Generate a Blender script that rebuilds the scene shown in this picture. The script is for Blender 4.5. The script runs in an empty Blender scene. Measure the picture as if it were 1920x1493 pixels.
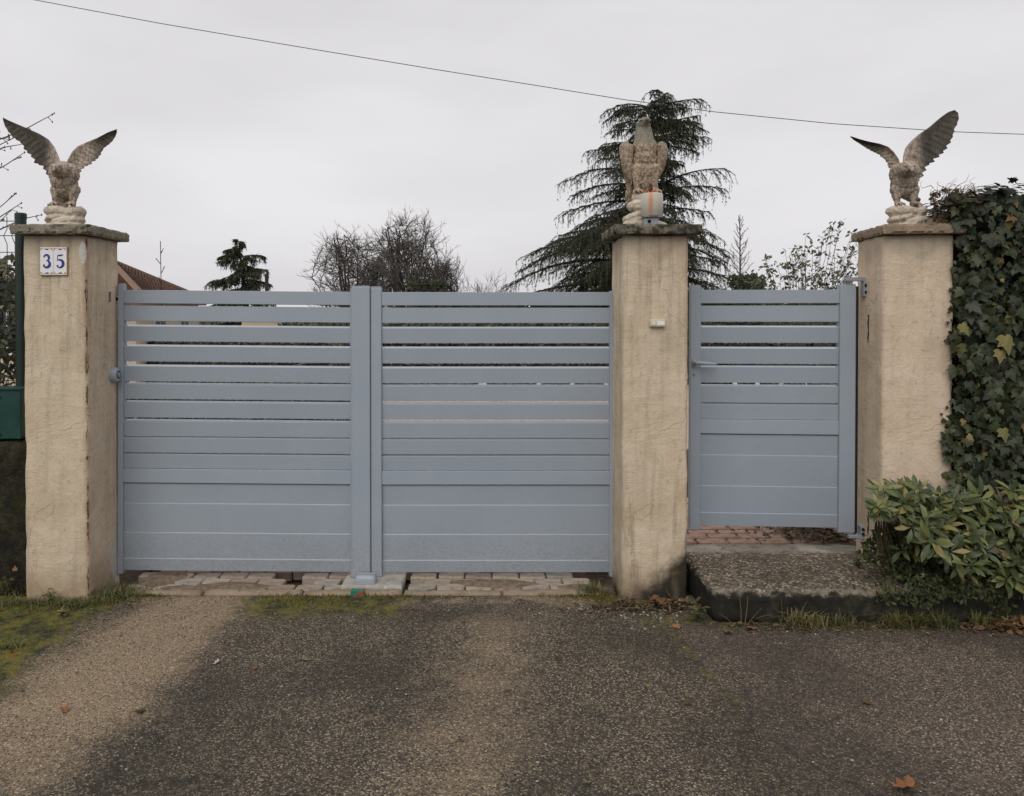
import bpy, math, random
import numpy as np
from mathutils import Vector, Matrix, noise as mnoise

R = math.radians
rnd = random.Random(7)
scene = bpy.context.scene
COL = scene.collection

# ------------------------------------------------------------------ camera
EYE = 1.71; F = 1400.0; PITCH = R(-0.7); SX = 0.02865; SY = -0.0700
cd = bpy.data.cameras.new('camera'); cam = bpy.data.objects.new('camera', cd); COL.objects.link(cam)
cam.location = (0, 0, EYE); cam.rotation_euler = (R(90) + PITCH, 0, 0)
cd.sensor_width = 36; cd.lens = F / 1920 * 36; cd.shift_x = SX; cd.shift_y = SY
cd.clip_start = .05; cd.clip_end = 2000
scene.camera = cam

# ------------------------------------------------------------------ sky, sun
w = bpy.data.worlds.new('World'); scene.world = w; w.use_nodes = True
nt = w.node_tree; nt.nodes.clear()
SUN_EL, SUN_ROT = R(48), R(200)
sky = nt.nodes.new('ShaderNodeTexSky'); sky.sky_type = 'NISHITA'; sky.sun_disc = False
sky.sun_elevation = SUN_EL; sky.sun_rotation = SUN_ROT; sky.air_density = 1.0; sky.dust_density = 4
hs = nt.nodes.new('ShaderNodeHueSaturation'); hs.inputs['Saturation'].default_value = .12
cld = nt.nodes.new('ShaderNodeTexNoise'); cld.inputs['Scale'].default_value = 1.9; cld.inputs['Detail'].default_value = 4
tcw = nt.nodes.new('ShaderNodeTexCoord'); mpw = nt.nodes.new('ShaderNodeMapping'); mpw.inputs['Scale'].default_value = (1, 1, 3)
rw = nt.nodes.new('ShaderNodeValToRGB'); e = rw.color_ramp.elements
e[0].position = .30; e[0].color = (7.2, 7.05, 7.3, 1); e[1].position = .70; e[1].color = (8.7, 8.55, 8.7, 1)
mx = nt.nodes.new('ShaderNodeMixRGB'); mx.inputs[0].default_value = .9
bg = nt.nodes.new('ShaderNodeBackground'); bg.inputs['Strength'].default_value = .1
wo = nt.nodes.new('ShaderNodeOutputWorld')
L = nt.links.new
L(tcw.outputs['Generated'], mpw.inputs[0]); L(mpw.outputs[0], cld.inputs['Vector']); L(cld.outputs['Fac'], rw.inputs[0])
L(sky.outputs[0], hs.inputs['Color']); L(hs.outputs[0], mx.inputs[1]); L(rw.outputs[0], mx.inputs[2])
L(mx.outputs[0], bg.inputs['Color']); L(bg.outputs[0], wo.inputs['Surface'])
sl = bpy.data.lights.new('sun', 'SUN'); so = bpy.data.objects.new('sun', sl); COL.objects.link(so)
sl.energy = 1.5; sl.angle = R(45); sl.color = (1, .965, .92)
sdir = Vector((math.sin(SUN_ROT) * math.cos(SUN_EL), math.cos(SUN_ROT) * math.cos(SUN_EL), math.sin(SUN_EL)))
so.rotation_euler = sdir.to_track_quat('Z', 'Y').to_euler()
vs = scene.view_settings; vs.view_transform = 'Standard'; vs.look = 'None'; vs.gamma = 1; vs.exposure = 0
try: vs.use_curve_mapping = False
except Exception: pass

def at(px, py, Y):
    dx = ((px - 960) / 1920 + SX) * 1920 / F; dy = ((746.5 - py) / 1920 + SY) * 1920 / F
    y = math.cos(PITCH) - dy * math.sin(PITCH); z = math.sin(PITCH) + dy * math.cos(PITCH)
    s = Y / y
    return Vector((dx * s, Y, EYE + z * s))
def X_(px, Y): return at(px, 700, Y).x
def Z_(py, Y): return at(960, py, Y).z
def gnd(px, py, h=0.0):
    a = at(px, py, 1.0); t = (EYE - h) / (EYE - a.z)
    return Vector((a.x * t, t, h))

# ------------------------------------------------------------------ materials
class NT:
    def __init__(s, name, rough=.8, spec=.3, metal=0.0):
        s.m = bpy.data.materials.new(name); s.m.use_nodes = True
        s.t = s.m.node_tree; s.b = s.t.nodes['Principled BSDF']
        s.b.inputs['Roughness'].default_value = rough
        s.b.inputs['Specular IOR Level'].default_value = spec
        s.b.inputs['Metallic'].default_value = metal
        s.tc = s.t.nodes.new('ShaderNodeTexCoord'); s.co = s.tc.outputs['Object']
    def put(s, sock, v):
        if v is None: return
        if hasattr(v, 'is_output'): s.t.links.new(v, sock)
        else:
            if isinstance(v, tuple) and len(v) == 3 and sock.type == 'RGBA': v = v + (1,)
            sock.default_value = v
    def n(s, typ, **k):
        o = s.t.nodes.new(typ)
        for a, v in k.items(): setattr(o, a, v)
        return o
    def map(s, sc=(1, 1, 1), loc=(0, 0, 0), rot=(0, 0, 0), v=None):
        o = s.n('ShaderNodeMapping'); o.inputs['Scale'].default_value = sc; o.inputs['Location'].default_value = loc; o.inputs['Rotation'].default_value = rot
        s.put(o.inputs[0], v or s.co); return o.outputs[0]
    def noise(s, sc, det=4, ro=.55, v=None, dist=0):
        o = s.n('ShaderNodeTexNoise'); o.inputs['Scale'].default_value = sc; o.inputs['Detail'].default_value = det
        o.inputs['Roughness'].default_value = ro; o.inputs['Distortion'].default_value = dist; s.put(o.inputs['Vector'], v or s.co); return o.outputs['Fac']
    def vor(s, sc, v=None, feat='F1'):
        o = s.n('ShaderNodeTexVoronoi', feature=feat); o.inputs['Scale'].default_value = sc; s.put(o.inputs['Vector'], v or s.co); return o
    def ramp(s, f, stops, interp='LINEAR'):
        o = s.n('ShaderNodeValToRGB'); r = o.color_ramp; r.interpolation = interp
        while len(r.elements) < len(stops): r.elements.new(.5)
        for e, (p, c) in zip(r.elements, stops):
            e.position = p; e.color = (c if isinstance(c, tuple) else (c, c, c)) + (1,)
        s.put(o.inputs[0], f); return o.outputs[0]
    def mix(s, f, a, b, mode='MIX'):
        o = s.n('ShaderNodeMixRGB', blend_type=mode); s.put(o.inputs[0], f); s.put(o.inputs[1], a); s.put(o.inputs[2], b); return o.outputs[0]
    def ma(s, op, a, b=None, c=None, clamp=False):
        o = s.n('ShaderNodeMath', operation=op, use_clamp=clamp); s.put(o.inputs[0], a)
        if b is not None: s.put(o.inputs[1], b)
        if c is not None: s.put(o.inputs[2], c)
        return o.outputs[0]
    def ss(s, v, a, b):            # smoothstep a->b to 0->1
        o = s.n('ShaderNodeMapRange', interpolation_type='SMOOTHSTEP'); s.put(o.inputs[0], v)
        o.inputs[1].default_value = a; o.inputs[2].default_value = b; o.inputs[3].default_value = 0; o.inputs[4].default_value = 1
        return o.outputs[0]
    def xyz(s, v=None):
        o = s.n('ShaderNodeSeparateXYZ'); s.put(o.inputs[0], v or s.co); return o.outputs
    def rand(s):
        g = s.n('ShaderNodeNewGeometry').outputs['Random Per Island']; o = s.n('ShaderNodeObjectInfo').outputs['Random']
        return s.ma('FRACT', s.ma('ADD', g, s.ma('MULTIPLY', o, 7.31)))
    def bump(s, h, st=.5, d=.01, prev=None):
        o = s.n('ShaderNodeBump'); o.inputs['Strength'].default_value = st; o.inputs['Distance'].default_value = d
        s.put(o.inputs['Height'], h)
        if prev: s.put(o.inputs['Normal'], prev)
        return o.outputs[0]
    def fin(s, col, nor=None, rough=None):
        s.put(s.b.inputs['Base Color'], col)
        if nor: s.put(s.b.inputs['Normal'], nor)
        if rough is not None: s.put(s.b.inputs['Roughness'], rough)
        return s.m

def simple(name, col, rough=.6, var=.15, sc=20, bump=.0, spec=.3, metal=0.0):
    k = NT(name, rough, spec, metal)
    a = tuple(c * (1 - var) for c in col); b = tuple(min(1, c * (1 + var)) for c in col)
    c = k.ramp(k.noise(sc), [(.3, a), (.7, b)])
    return k.fin(c, k.bump(k.noise(sc * 4), bump, .003) if bump else None)

def ell(k, cx, cz, rx, rz, ax, az, jit=.25):     # soft-edged ragged patch mask
    dx = k.ma('DIVIDE', k.ma('SUBTRACT', ax, cx), rx); dz = k.ma('DIVIDE', k.ma('SUBTRACT', az, cz), rz)
    d = k.ma('SQRT', k.ma('ADD', k.ma('MULTIPLY', dx, dx), k.ma('MULTIPLY', dz, dz)))
    d = k.ma('ADD', d, k.ma('MULTIPLY', k.ma('SUBTRACT', k.noise(25, 3), .5), jit * 4))
    return k.ma('SUBTRACT', 1.0, k.ss(d, .85, 1.05))

def stucco(name, kind):
    k = NT(name, .92, .15)
    x, y, z = k.xyz()
    c = k.ramp(k.noise(2.6, 5, .6), [(.28, (.46, .37, .25)), (.5, (.565, .468, .345)), (.74, (.65, .56, .43))] if kind != 'right' else [(.28, (.50, .39, .275)), (.5, (.59, .475, .355)), (.74, (.66, .55, .425))])
    st = k.noise(3.0, 4, .6, k.map((5, 5, .55)))
    c = k.mix(k.ma('MULTIPLY', k.ss(st, .44, .72), .22 if kind == 'right' else .45), c, (.30, .25, .185))
    c = k.mix(k.ma('MULTIPLY', k.ma('MULTIPLY', k.ss(k.noise(4, 5, .6, k.map((7, 7, .35), (2, 5, 1))), .46, .66), k.ss(z, 1.1, 2.2)), .15 if kind == 'right' else .5), c, (.20, .175, .135))
    g = k.noise(30, 6, .7)
    c = k.mix(k.ma('MULTIPLY', k.ss(g, .53, .70), .42), c, (.24, .185, .13))
    p = k.noise(9, 4, .6, k.map((1, 1, 2.5)))
    c = k.mix(k.ma('MULTIPLY', k.ss(p, .55, .68), .3), c, (.60, .49, .36))
    # soot running down from under the cap, splash dirt at the foot
    zz = k.ma('ADD', z, k.ma('MULTIPLY', k.noise(8, 4), .3))
    c = k.mix(k.ma('MULTIPLY', k.ss(zz, 2.12, 2.34), .5), c, (.20, .175, .14))
    c = k.mix(k.ma('MULTIPLY', k.ma('SUBTRACT', 1.0, k.ss(zz, .14, .42)), .55), c, (.20, .13, .07))
    # worn corner line
    if kind == 'left':
        cd_ = k.ma('ADD', k.ma('ABSOLUTE', k.ma('SUBTRACT', x, .190)), k.ma('MAXIMUM', y, 0.0))
        e_ = k.ma('ADD', cd_, k.ma('MULTIPLY', k.ma('SUBTRACT', k.noise(14, 5, .7), .5), .07))
        m = k.ma('SUBTRACT', 1.0, k.ss(k.ma('ABSOLUTE', e_), .004, .042))
        m = k.ma('MULTIPLY', m, k.ss(k.noise(7, 4), .35, .55))
        c = k.mix(k.ma('MULTIPLY', m, .7), c, (.36, .215, .15))
        front = k.ma('LESS_THAN', y, .02)
        e2 = k.ma('ABSOLUTE', k.ma('ADD', k.ma('SUBTRACT', cd_, .006), k.ma('MULTIPLY', k.ma('SUBTRACT', k.noise(11, 6, .75), .5), .05)))
        c = k.mix(k.ma('MULTIPLY', k.ma('SUBTRACT', 1.0, k.ss(e2, .001, .005)), k.ss(k.noise(5), .42, .5)), c, (.07, .05, .035))
        c = k.mix(k.ma('MULTIPLY', ell(k, .168, 2.10, .022, .07, x, z, .1), front), c, (.50, .49, .45))
        c = k.mix(k.ma('MULTIPLY', ell(k, .36, .14, .10, .16, y, z, .08), k.ma('GREATER_THAN', x, .186)), c, (.46, .44, .39))
    elif kind == 'centre':
        # black algae climbing the corner beside the step
        d = k.ma('SUBTRACT', z, k.ma('ADD', -.02, k.ma('MULTIPLY', k.ma('POWER', k.ma('MAXIMUM', k.ma('ADD', x, .17), 0.001), 1.4), 1.25)))
        d = k.ma('ADD', d, k.ma('MULTIPLY', k.ma('SUBTRACT', k.noise(9, 6, .7), .5), .28))
        c = k.mix(k.ma('SUBTRACT', 1.0, k.ss(d, -.05, .12)), c, (.035, .03, .022))
        s2 = k.noise(2.2, 5, .65, k.map((7, 7, .8), (3, 1, 2)))
        mm = k.ma('MULTIPLY', k.ss(s2, .5, .68), k.ma('SUBTRACT', 1.0, k.ss(z, .3, 1.2)))
        c = k.mix(k.ma('MULTIPLY', mm, .5), c, (.17, .13, .085))
        front = k.ma('LESS_THAN', y, .02)
        rr = k.ss(k.noise(4, 5, .7), .5, .62)
        c = k.mix(k.ma('MULTIPLY', rr, .22), c, (.40, .25, .13))
    else:
        tiny = k.vor(26).outputs['Distance']
        m = k.ma('MULTIPLY', k.ma('SUBTRACT', 1.0, k.ss(tiny, .05, .14)), k.ss(x, .2, .36))
        c = k.mix(k.ma('MULTIPLY', m, k.ss(k.noise(6), .5, .56)), c, (.06, .05, .035))
        c = k.mix(k.ma('MULTIPLY', k.ss(k.noise(3, 4), .5, .7), .25), c, (.50, .36, .27))
    # hair cracks
    v = k.n('ShaderNodeVectorMath', operation='ADD')
    nn = k.n('ShaderNodeTexNoise'); nn.inputs['Scale'].default_value = 5; nn.inputs['Detail'].default_value = 5
    sc = k.n('ShaderNodeVectorMath', operation='SCALE'); sc.inputs['Scale'].default_value = .25
    k.put(nn.inputs['Vector'], k.co); k.put(sc.inputs[0], nn.outputs['Color']); k.put(v.inputs[0], k.co); k.put(v.inputs[1], sc.outputs[0])
    vv = k.vor(2.6, v.outputs[0], 'DISTANCE_TO_EDGE').outputs['Distance']
    cr = k.ma('MULTIPLY', k.ma('SUBTRACT', 1.0, k.ss(vv, .0, .008)), k.ss(k.noise(3, 2, .5, k.map((1, 1, 1), (9, 4, 2))), .52, .58))
    c = k.mix(k.ma('MULTIPLY', cr, .30), c, (.10, .075, .05))
    h1 = k.noise(120, 5, .7); h2 = k.noise(14, 6, .65, k.map((1, 1, 2.2)), 1.2)
    h3 = k.vor(34, k.map((1, 1, 2.6), rot=(.2, .3, .5)), 'DISTANCE_TO_EDGE').outputs['Distance']
    h4 = k.noise(4.5, 6, .72, k.map((1, 1, 1), (5, 2, 1), (.3, .8, .1)), .6); h5 = k.ss(k.noise(5, 3, .6, k.map((1.2, 1.2, 9), rot=(.25, .3, 0))), .52, .60)
    nrm = k.bump(h4, .75, .02); nrm = k.bump(k.noise(55, 6, .75), .55, .005, nrm); nrm = k.bump(k.ma('MULTIPLY', h5, k.ss(k.noise(3), .45, .6)), .35, .003, nrm); nrm = k.bump(cr, .4, -.006, nrm)
    return k.fin(c, nrm)

def concrete_mat(name, base=(.22, .20, .165), dark=(.05, .048, .038), amt=.5):
    k = NT(name, .93, .15)
    c = k.ramp(k.noise(7, 5), [(.3, tuple(b * .75 for b in base)), (.7, tuple(b * 1.25 for b in base))])
    c = k.mix(k.ma('MULTIPLY', k.ss(k.noise(11, 6, .7), amt, amt + .14), .85), c, dark)
    c = k.mix(k.ma('MULTIPLY', k.ss(k.noise(38, 4), .6, .68), .5), c, tuple(min(1, b * 1.9) for b in base))
    nrm = k.bump(k.noise(60, 6, .7), .8, .006)
    return k.fin(c, nrm)

def asphalt_mat():
    k = NT('asphalt', .78, .35)
    x, y, z = k.xyz()
    v1 = k.vor(150); v2 = k.vor(66, k.map((1, 1, 1), (3.1, 7.7, 0)))
    r1 = k.xyz(v1.outputs['Color'])[0]; r2 = k.xyz(v2.outputs['Color'])[1]; r3 = k.xyz(v1.outputs['Color'])[2]
    drive = k.ramp(r1, [(0, (.024, .020, .016)), (.42, (.066, .054, .040)), (.70, (.15, .118, .080)), (.90, (.29, .225, .145)), (1, (.52, .45, .33))])
    pave = k.ramp(r1, [(0, (.046, .036, .028)), (.4, (.102, .078, .060)), (.7, (.185, .14, .105)), (.9, (.32, .25, .18)), (1, (.52, .44, .34))])
    big = k.mix(k.ma('MULTIPLY', k.ma('GREATER_THAN', r2, .90), k.ma('SUBTRACT', 1.0, k.ss(v2.outputs['Distance'], .30, .36))), drive, k.ramp(r3, [(0, (.10, .10, .10)), (.5, (.26, .21, .13)), (1, (.48, .44, .36))]))
    wob = k.ma('MULTIPLY', k.ma('SUBTRACT', k.noise(3, 4), .5), .35)
    side = k.ss(k.ma('ADD', x, k.ma('ADD', k.ma('MULTIPLY', wob, .35), k.ma('MULTIPLY', y, .09))), 1.33, 1.47)
    c = k.mix(side, big, pave)
    # binder between the stones
    c = k.mix(k.ma('MULTIPLY', k.ss(v1.outputs['Distance'], .33, .60), .55), c, (.028, .023, .017))
    vk = k.n('ShaderNodeVectorMath', operation='ADD'); nk = k.n('ShaderNodeTexNoise'); nk.inputs['Scale'].default_value = 3; nk.inputs['Detail'].default_value = 6
    sk = k.n('ShaderNodeVectorMath', operation='SCALE'); sk.inputs['Scale'].default_value = .4; k.put(sk.inputs[0], nk.outputs['Color']); k.put(nk.inputs['Vector'], k.co); k.put(vk.inputs[0], k.co); k.put(vk.inputs[1], sk.outputs[0])
    ck = k.vor(.55, vk.outputs[0], 'DISTANCE_TO_EDGE').outputs['Distance']
    crk = k.ma('MULTIPLY', k.ma('SUBTRACT', 1.0, k.ss(ck, .001, .006)), k.ss(k.noise(1.3), .48, .52))
    c = k.mix(k.ma('MULTIPLY', crk, .7), c, (.018, .015, .012))
    # broad damp / worn tone
    br = k.noise(1.1, 4, .5)
    c = k.mix(k.ma('MULTIPLY', k.ss(br, .42, .60), .50), c, (.024, .019, .014))
    c = k.mix(k.ma('MULTIPLY', k.ss(k.noise(14, 6, .7), .54, .68), .40), c, (.155, .112, .070))
    # dusty wheel tracks (soil carried from the yard)
    fine = k.noise(70, 5, .7); mid = k.noise(9, 5, .6)
    dust = k.mix(fine, (.155, .112, .070), (.36, .265, .172))
    dust = k.mix(k.ma('MULTIPLY', k.ma('GREATER_THAN', r1, .9), .5), dust, (.5, .43, .33))
    dust = k.mix(k.ma('MULTIPLY', k.ma('LESS_THAN', r1, .13), .75), dust, (.06, .048, .036))
    xa = k.ma('SUBTRACT', x, k.ma('ADD', -1.86, k.ma('MULTIPLY', k.ma('POWER', k.ma('MAXIMUM', k.ma('SUBTRACT', y, 2.9), 0.0), 2.0), .07)))
    t1 = k.ma('SUBTRACT', 1.0, k.ss(k.ma('ABSOLUTE', k.ma('ADD', xa, k.ma('MULTIPLY', wob, 1.0))), .10, .62))
    t1 = k.ma('MULTIPLY', t1, k.ma('ADD', .45, k.ma('MULTIPLY', k.ss(y, 2.2, 3.6), .55)))
    xb = k.ma('SUBTRACT', x, k.ma('ADD', -.40, k.ma('MULTIPLY', y, .115)))
    t2 = k.ma('SUBTRACT', 1.0, k.ss(k.ma('ABSOLUTE', k.ma('ADD', xb, wob)), -.10, .62))
    t2 = k.ma('MULTIPLY', t2, k.ma('SUBTRACT', .60, k.ma('MULTIPLY', k.ss(y, 4.1, 4.4), .2)))
    rim = k.ma('MULTIPLY', k.ma('MULTIPLY', k.ss(k.ma('ADD', y, k.ma('MULTIPLY', wob, .4)), 4.30, 4.52), k.ss(k.noise(2.5), .40, .5)), .8)
    tr = k.ma('MAXIMUM', k.ma('MAXIMUM', t1, t2), rim, clamp=True)
    tr = k.ma('MULTIPLY', tr, k.ma('SUBTRACT', 1.0, side))
    rag = k.ma('ADD', k.ma('MULTIPLY', k.ma('SUBTRACT', k.noise(4.5, 8, .78), .5), 1.5), k.ma('MULTIPLY', k.ma('SUBTRACT', r1, .5), .35))
    tr = k.ma('MULTIPLY', k.ss(k.ma('ADD', tr, k.ma('MULTIPLY', rag, k.ma('MULTIPLY', k.ss(tr, 0.0, .25), .75))), .08, 1.02), 1.0)
    c = k.mix(tr, c, dust)
    # moss: verge on the left, seam, strip in front of the threshold and of the step
    m1 = k.ma('SUBTRACT', 1.0, k.ss(k.ma('ADD', x, k.ma('MULTIPLY', wob, .9)), -2.33, -2.03))
    m1 = k.ma('MULTIPLY', m1, k.ss(y, 2.7, 3.3))
    m1 = k.ma('MAXIMUM', m1, k.ma('SUBTRACT', 1.0, k.ss(k.ma('ADD', x, wob), -2.9, -2.5)))
    seam = k.ma('ABSOLUTE', k.ma('SUBTRACT', k.ma('ADD', x, k.ma('MULTIPLY', wob, .12)), k.ma('ADD', 1.53, k.ma('MULTIPLY', y, -.125))))
    m2 = k.ma('MULTIPLY', k.ma('SUBTRACT', 1.0, k.ss(seam, .005, .05)), k.ma('MULTIPLY', k.ss(y, 2.9, 3.4), k.ma('SUBTRACT', 1.0, k.ss(y, 4.1, 4.25))))
    m3 = k.ma('MULTIPLY', k.ss(k.ma('ADD', y, wob), 3.93, 4.15), k.ma('GREATER_THAN', x, .9))
    m4 = k.ma('MULTIPLY', k.ss(k.ma('ADD', y, wob), 4.0, 4.4), k.ma('SUBTRACT', 1.0, k.ss(k.ma('ABSOLUTE', k.ma('ADD', x, .95)), .35, .75)))
    m5 = k.ma('MULTIPLY', k.ss(k.ma('ADD', y, wob), 4.3, 4.5), k.ss(x, .35, .55))
    mo = k.ma('MAXIMUM', k.ma('MAXIMUM', k.ma('MULTIPLY', m1, .95), k.ma('MULTIPLY', m2, .66)), k.ma('MAXIMUM', k.ma('MULTIPLY', m3, .62), k.ma('MAXIMUM', k.ma('MULTIPLY', m4, .9), k.ma('MULTIPLY', m5, .6))), clamp=True)
    mo = k.ma('MULTIPLY', mo, k.ss(k.ma('ADD', k.noise(22, 6, .65), k.ma('MULTIPLY', mo, .32)), .60, .80))
    mc = k.ramp(k.noise(7, 7, .7), [(.30, (.016, .014, .010)), (.40, (.035, .034, .012)), (.47, (.095, .10, .018)), (.55, (.185, .17, .024)), (.63, (.25, .145, .024)), (.75, (.08, .045, .02))])
    mc = k.mix(k.ma('MULTIPLY', fine, .35), mc, (.03, .026, .015))
    c = k.mix(mo, c, mc)
    hh = k.ma('SUBTRACT', 1.0, k.ss(v1.outputs['Distance'], .1, .6))
    nrm = k.bump(hh, .75, .006); nrm = k.bump(k.noise(3, 3), .3, .03, nrm); nrm = k.bump(k.ma('MULTIPLY', mo, k.noise(60, 5, .7)), .8, .02, nrm)
    return k.fin(c, nrm, k.ramp(mo, [(0, .74), (1, .95)]))

def leafmat(name, stops, rough=.45, spec=.4, trans=.0, vein=None):
    k = NT(name, rough, spec)
    c = k.ramp(k.rand(), stops)
    c = k.mix(k.ma('MULTIPLY', k.noise(30, 4), .5), c, (.03, .03, .015))
    c = k.mix(.15, c, k.ramp(k.noise(4, 2), [(.35, (.02, .025, .01)), (.65, (.16, .16, .05))]))
    return k.fin(c, k.bump(k.noise(70, 3), .3, .003))

M = {}
k = NT('gate_paint', .42, .45); x, y, z = k.xyz()
c = k.ramp(k.noise(2.2, 4), [(.3, (.272, .315, .365)), (.7, (.298, .340, .388))])
c = k.mix(k.ma('MULTIPLY', k.ss(k.noise(3, 5, .65, k.map((9, 9, .7))), .50, .72), .16), c, (.36, .36, .35))
lowz = k.ma('SUBTRACT', 1.0, k.ss(k.ma('ADD', z, k.ma('MULTIPLY', k.noise(7, 5), .35)), .22, .62))
c = k.mix(k.ma('MULTIPLY', k.ma('MULTIPLY', lowz, k.ss(k.noise(60, 5, .7), .42, .62)), .42), c, (.24, .20, .15))
M['gate'] = k.fin(c, k.bump(k.noise(1.4, 2), .10, .03, k.bump(k.noise(220, 2), .08, .0006)), k.ramp(k.noise(5, 4), [(.3, .34), (.7, .50)]))
M['gate_wet'] = simple('gate_paint_wet', (.29, .325, .385), .14, .05, 40, .3, .6)
M['gate_wet'].node_tree.nodes['Principled BSDF'].inputs['Coat Weight'].default_value = 1.0; M['gate_wet'].node_tree.nodes['Principled BSDF'].inputs['Coat Roughness'].default_value = .06
M['gate_dark'] = simple('gate_core', (.05, .055, .065), .6, .05, 5)
M['grey_plastic'] = simple('grey_plastic', (.29, .32, .36), .45, .05, 9, 0, .4)
M['alu'] = simple('grey_fitting', (.27, .29, .32), .4, .08, 12)
M['black_strip_mat'] = simple('plain_black', (.012, .012, .013), .7, .1, 9)
M['black'] = simple('black_hole', (.008, .007, .006), .95, .1, 9)
M['lens'] = simple('dark_lens', (.02, .022, .025), .15, .1, 9, 0, .5)
M['stucco_l'] = stucco('stucco_left', 'left'); M['stucco_c'] = stucco('stucco_centre', 'centre'); M['stucco_r'] = stucco('stucco_right', 'right')
M['cap'] = concrete_mat('cap_concrete', (.20, .175, .135), (.028, .028, .02), .52)
M['cap_r'] = concrete_mat('cap_concrete_brown', (.23, .175, .125), (.04, .034, .025), .58)
M['cap_c'] = concrete_mat('cap_concrete_mossy', (.15, .135, .105), (.022, .022, .016), .46)
M['asphalt'] = asphalt_mat()
M['bell'] = simple('ivory_plastic', (.58, .50, .34), .4, .05, 30)
M['tile'] = simple('glazed_tile', (.72, .72, .74), .18, .03, 30, 0, .5)
M['blue'] = simple('blue_glaze', (.018, .022, .16), .2, .2, 60, 0, .5)
M['ochre'] = simple('ochre_glaze', (.50, .24, .05), .2, .2, 60, 0, .5)
M['green_metal'] = simple('green_fence_paint', (.005, .017, .014), .4, .15, 20, 0, .5)
M['green_box'] = simple('green_box_paint', (.008, .042, .036), .4, .3, 9, .2, .4)
M['cable'] = simple('cable', (.03, .03, .032), .7, .1, 5)
M['bark'] = simple('dark_bark', (.032, .027, .024), .9, .3, 14, .5)
M['twig'] = simple('bare_twig', (.10, .088, .076), .9, .3, 5)
M['twig_brown'] = simple('brown_twig', (.10, .07, .045), .9, .3, 12)
M['cedar'] = leafmat('cedar_needles', [(0, (.014, .019, .014)), (.6, (.032, .042, .027)), (1, (.075, .083, .05))], .7, .2)
M['hedge'] = leafmat('hedge_leaves', [(0, (.012, .020, .010)), (.6, (.030, .042, .016)), (.9, (.06, .062, .025)), (1, (.13, .075, .035))], .5)
M['shrub_far'] = leafmat('sparse_leaves', [(0, (.02, .028, .016)), (.6, (.045, .055, .028)), (1, (.11, .09, .04))], .5)
M['ivy'] = leafmat('ivy_leaves', [(0, (.006, .011, .008)), (.35, (.011, .021, .013)), (.70, (.020, .037, .020)), (.88, (.040, .062, .024)), (.95, (.09, .10, .03)), (.975, (.22, .16, .05)), (1, (.22, .11, .04))], .5, .3)
M['laurel'] = leafmat('shrub_leaves', [(0, (.020, .036, .012)), (.35, (.055, .085, .026)), (.68, (.125, .155, .048)), (.88, (.24, .245, .08)), (.95, (.28, .23, .08)), (1, (.24, .12, .07))], .42, .4)
M['creeper'] = leafmat('creeper_leaves', [(0, (.007, .013, .006)), (.55, (.017, .032, .011)), (.86, (.045, .068, .020)), (1, (.13, .075, .03))], .55, .15)
M['photinia'] = leafmat('garden_bush_leaves', [(0, (.012, .018, .009)), (.6, (.04, .05, .018)), (.88, (.09, .095, .03)), (1, (.20, .12, .03))], .4)
M['grass'] = leafmat('grass_blades', [(0, (.035, .05, .014)), (.5, (.10, .115, .026)), (.75, (.17, .16, .05)), (1, (.34, .26, .12))], .6)
M['drygrass'] = leafmat('dry_grass_blades', [(0, (.10, .095, .03)), (.5, (.22, .18, .07)), (1, (.34, .26, .12))], .6)
M['moss'] = leafmat('moss_clumps', [(0, (.04, .042, .010)), (.45, (.13, .135, .022)), (.8, (.20, .165, .025)), (1, (.22, .10, .025))], .9, .1)
M['litter'] = leafmat('dead_leaf_litter', [(0, (.03, .018, .012)), (.5, (.10, .055, .03)), (.85, (.20, .13, .08)), (1, (.32, .25, .17))], .8, .2)
M['rust_litter'] = leafmat('rust_leaf_litter', [(0, (.06, .022, .014)), (.5, (.17, .06, .03)), (.85, (.28, .12, .06)), (1, (.32, .25, .17))], .7, .2)
M['pebble'] = leafmat('loose_pebbles', [(0, (.07, .06, .05)), (.4, (.20, .17, .13)), (.75, (.34, .29, .22)), (1, (.56, .53, .48))], .8, .3)
M['rust_leaf'] = leafmat('rust_leaf', [(0, (.17, .05, .022)), (.5, (.34, .12, .045)), (1, (.46, .24, .11))], .6)

def paver_mat(name, stops):
    k = NT(name, .85, .25)
    c = k.ramp(k.rand(), stops)
    c = k.mix(k.ma('MULTIPLY', k.ss(k.noise(16, 5, .65), .45, .65), .5), c, (.12, .095, .07))
    c = k.mix(k.ma('MULTIPLY', k.ss(k.noise(45, 5), .55, .7), .4), c, (.32, .28, .22))
    return k.fin(c, k.bump(k.noise(80, 5, .7), .6, .004))
M['paver'] = paver_mat('threshold_pavers', [(0, (.27, .18, .14)), (.35, (.30, .25, .20)), (.7, (.38, .32, .245)), (1, (.27, .25, .215))])
M['brick'] = paver_mat('red_pavers', [(0, (.46, .28, .205)), (.5, (.52, .34, .255)), (1, (.42, .275, .21))])
k = NT('gravel_yard', .95, .1)
v = k.vor(45); c = k.ramp(k.xyz(v.outputs['Color'])[0], [(0, (.25, .20, .15)), (.5, (.38, .32, .25)), (1, (.52, .46, .38))])
M['gravel'] = k.fin(c, k.bump(v.outputs['Distance'], .5, .01))
k = NT('bedding_sand', .95, .1)
M['soil'] = k.fin(k.ramp(k.noise(20, 6, .7), [(.3, (.03, .022, .016)), (.7, (.13, .095, .065))]), k.bump(k.noise(50, 5), .8, .01))
k = NT('field', .95, .1)
M['field'] = k.fin(k.ramp(k.noise(.6, 6, .6), [(.35, (.05, .055, .02)), (.65, (.10, .095, .045))]))
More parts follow.
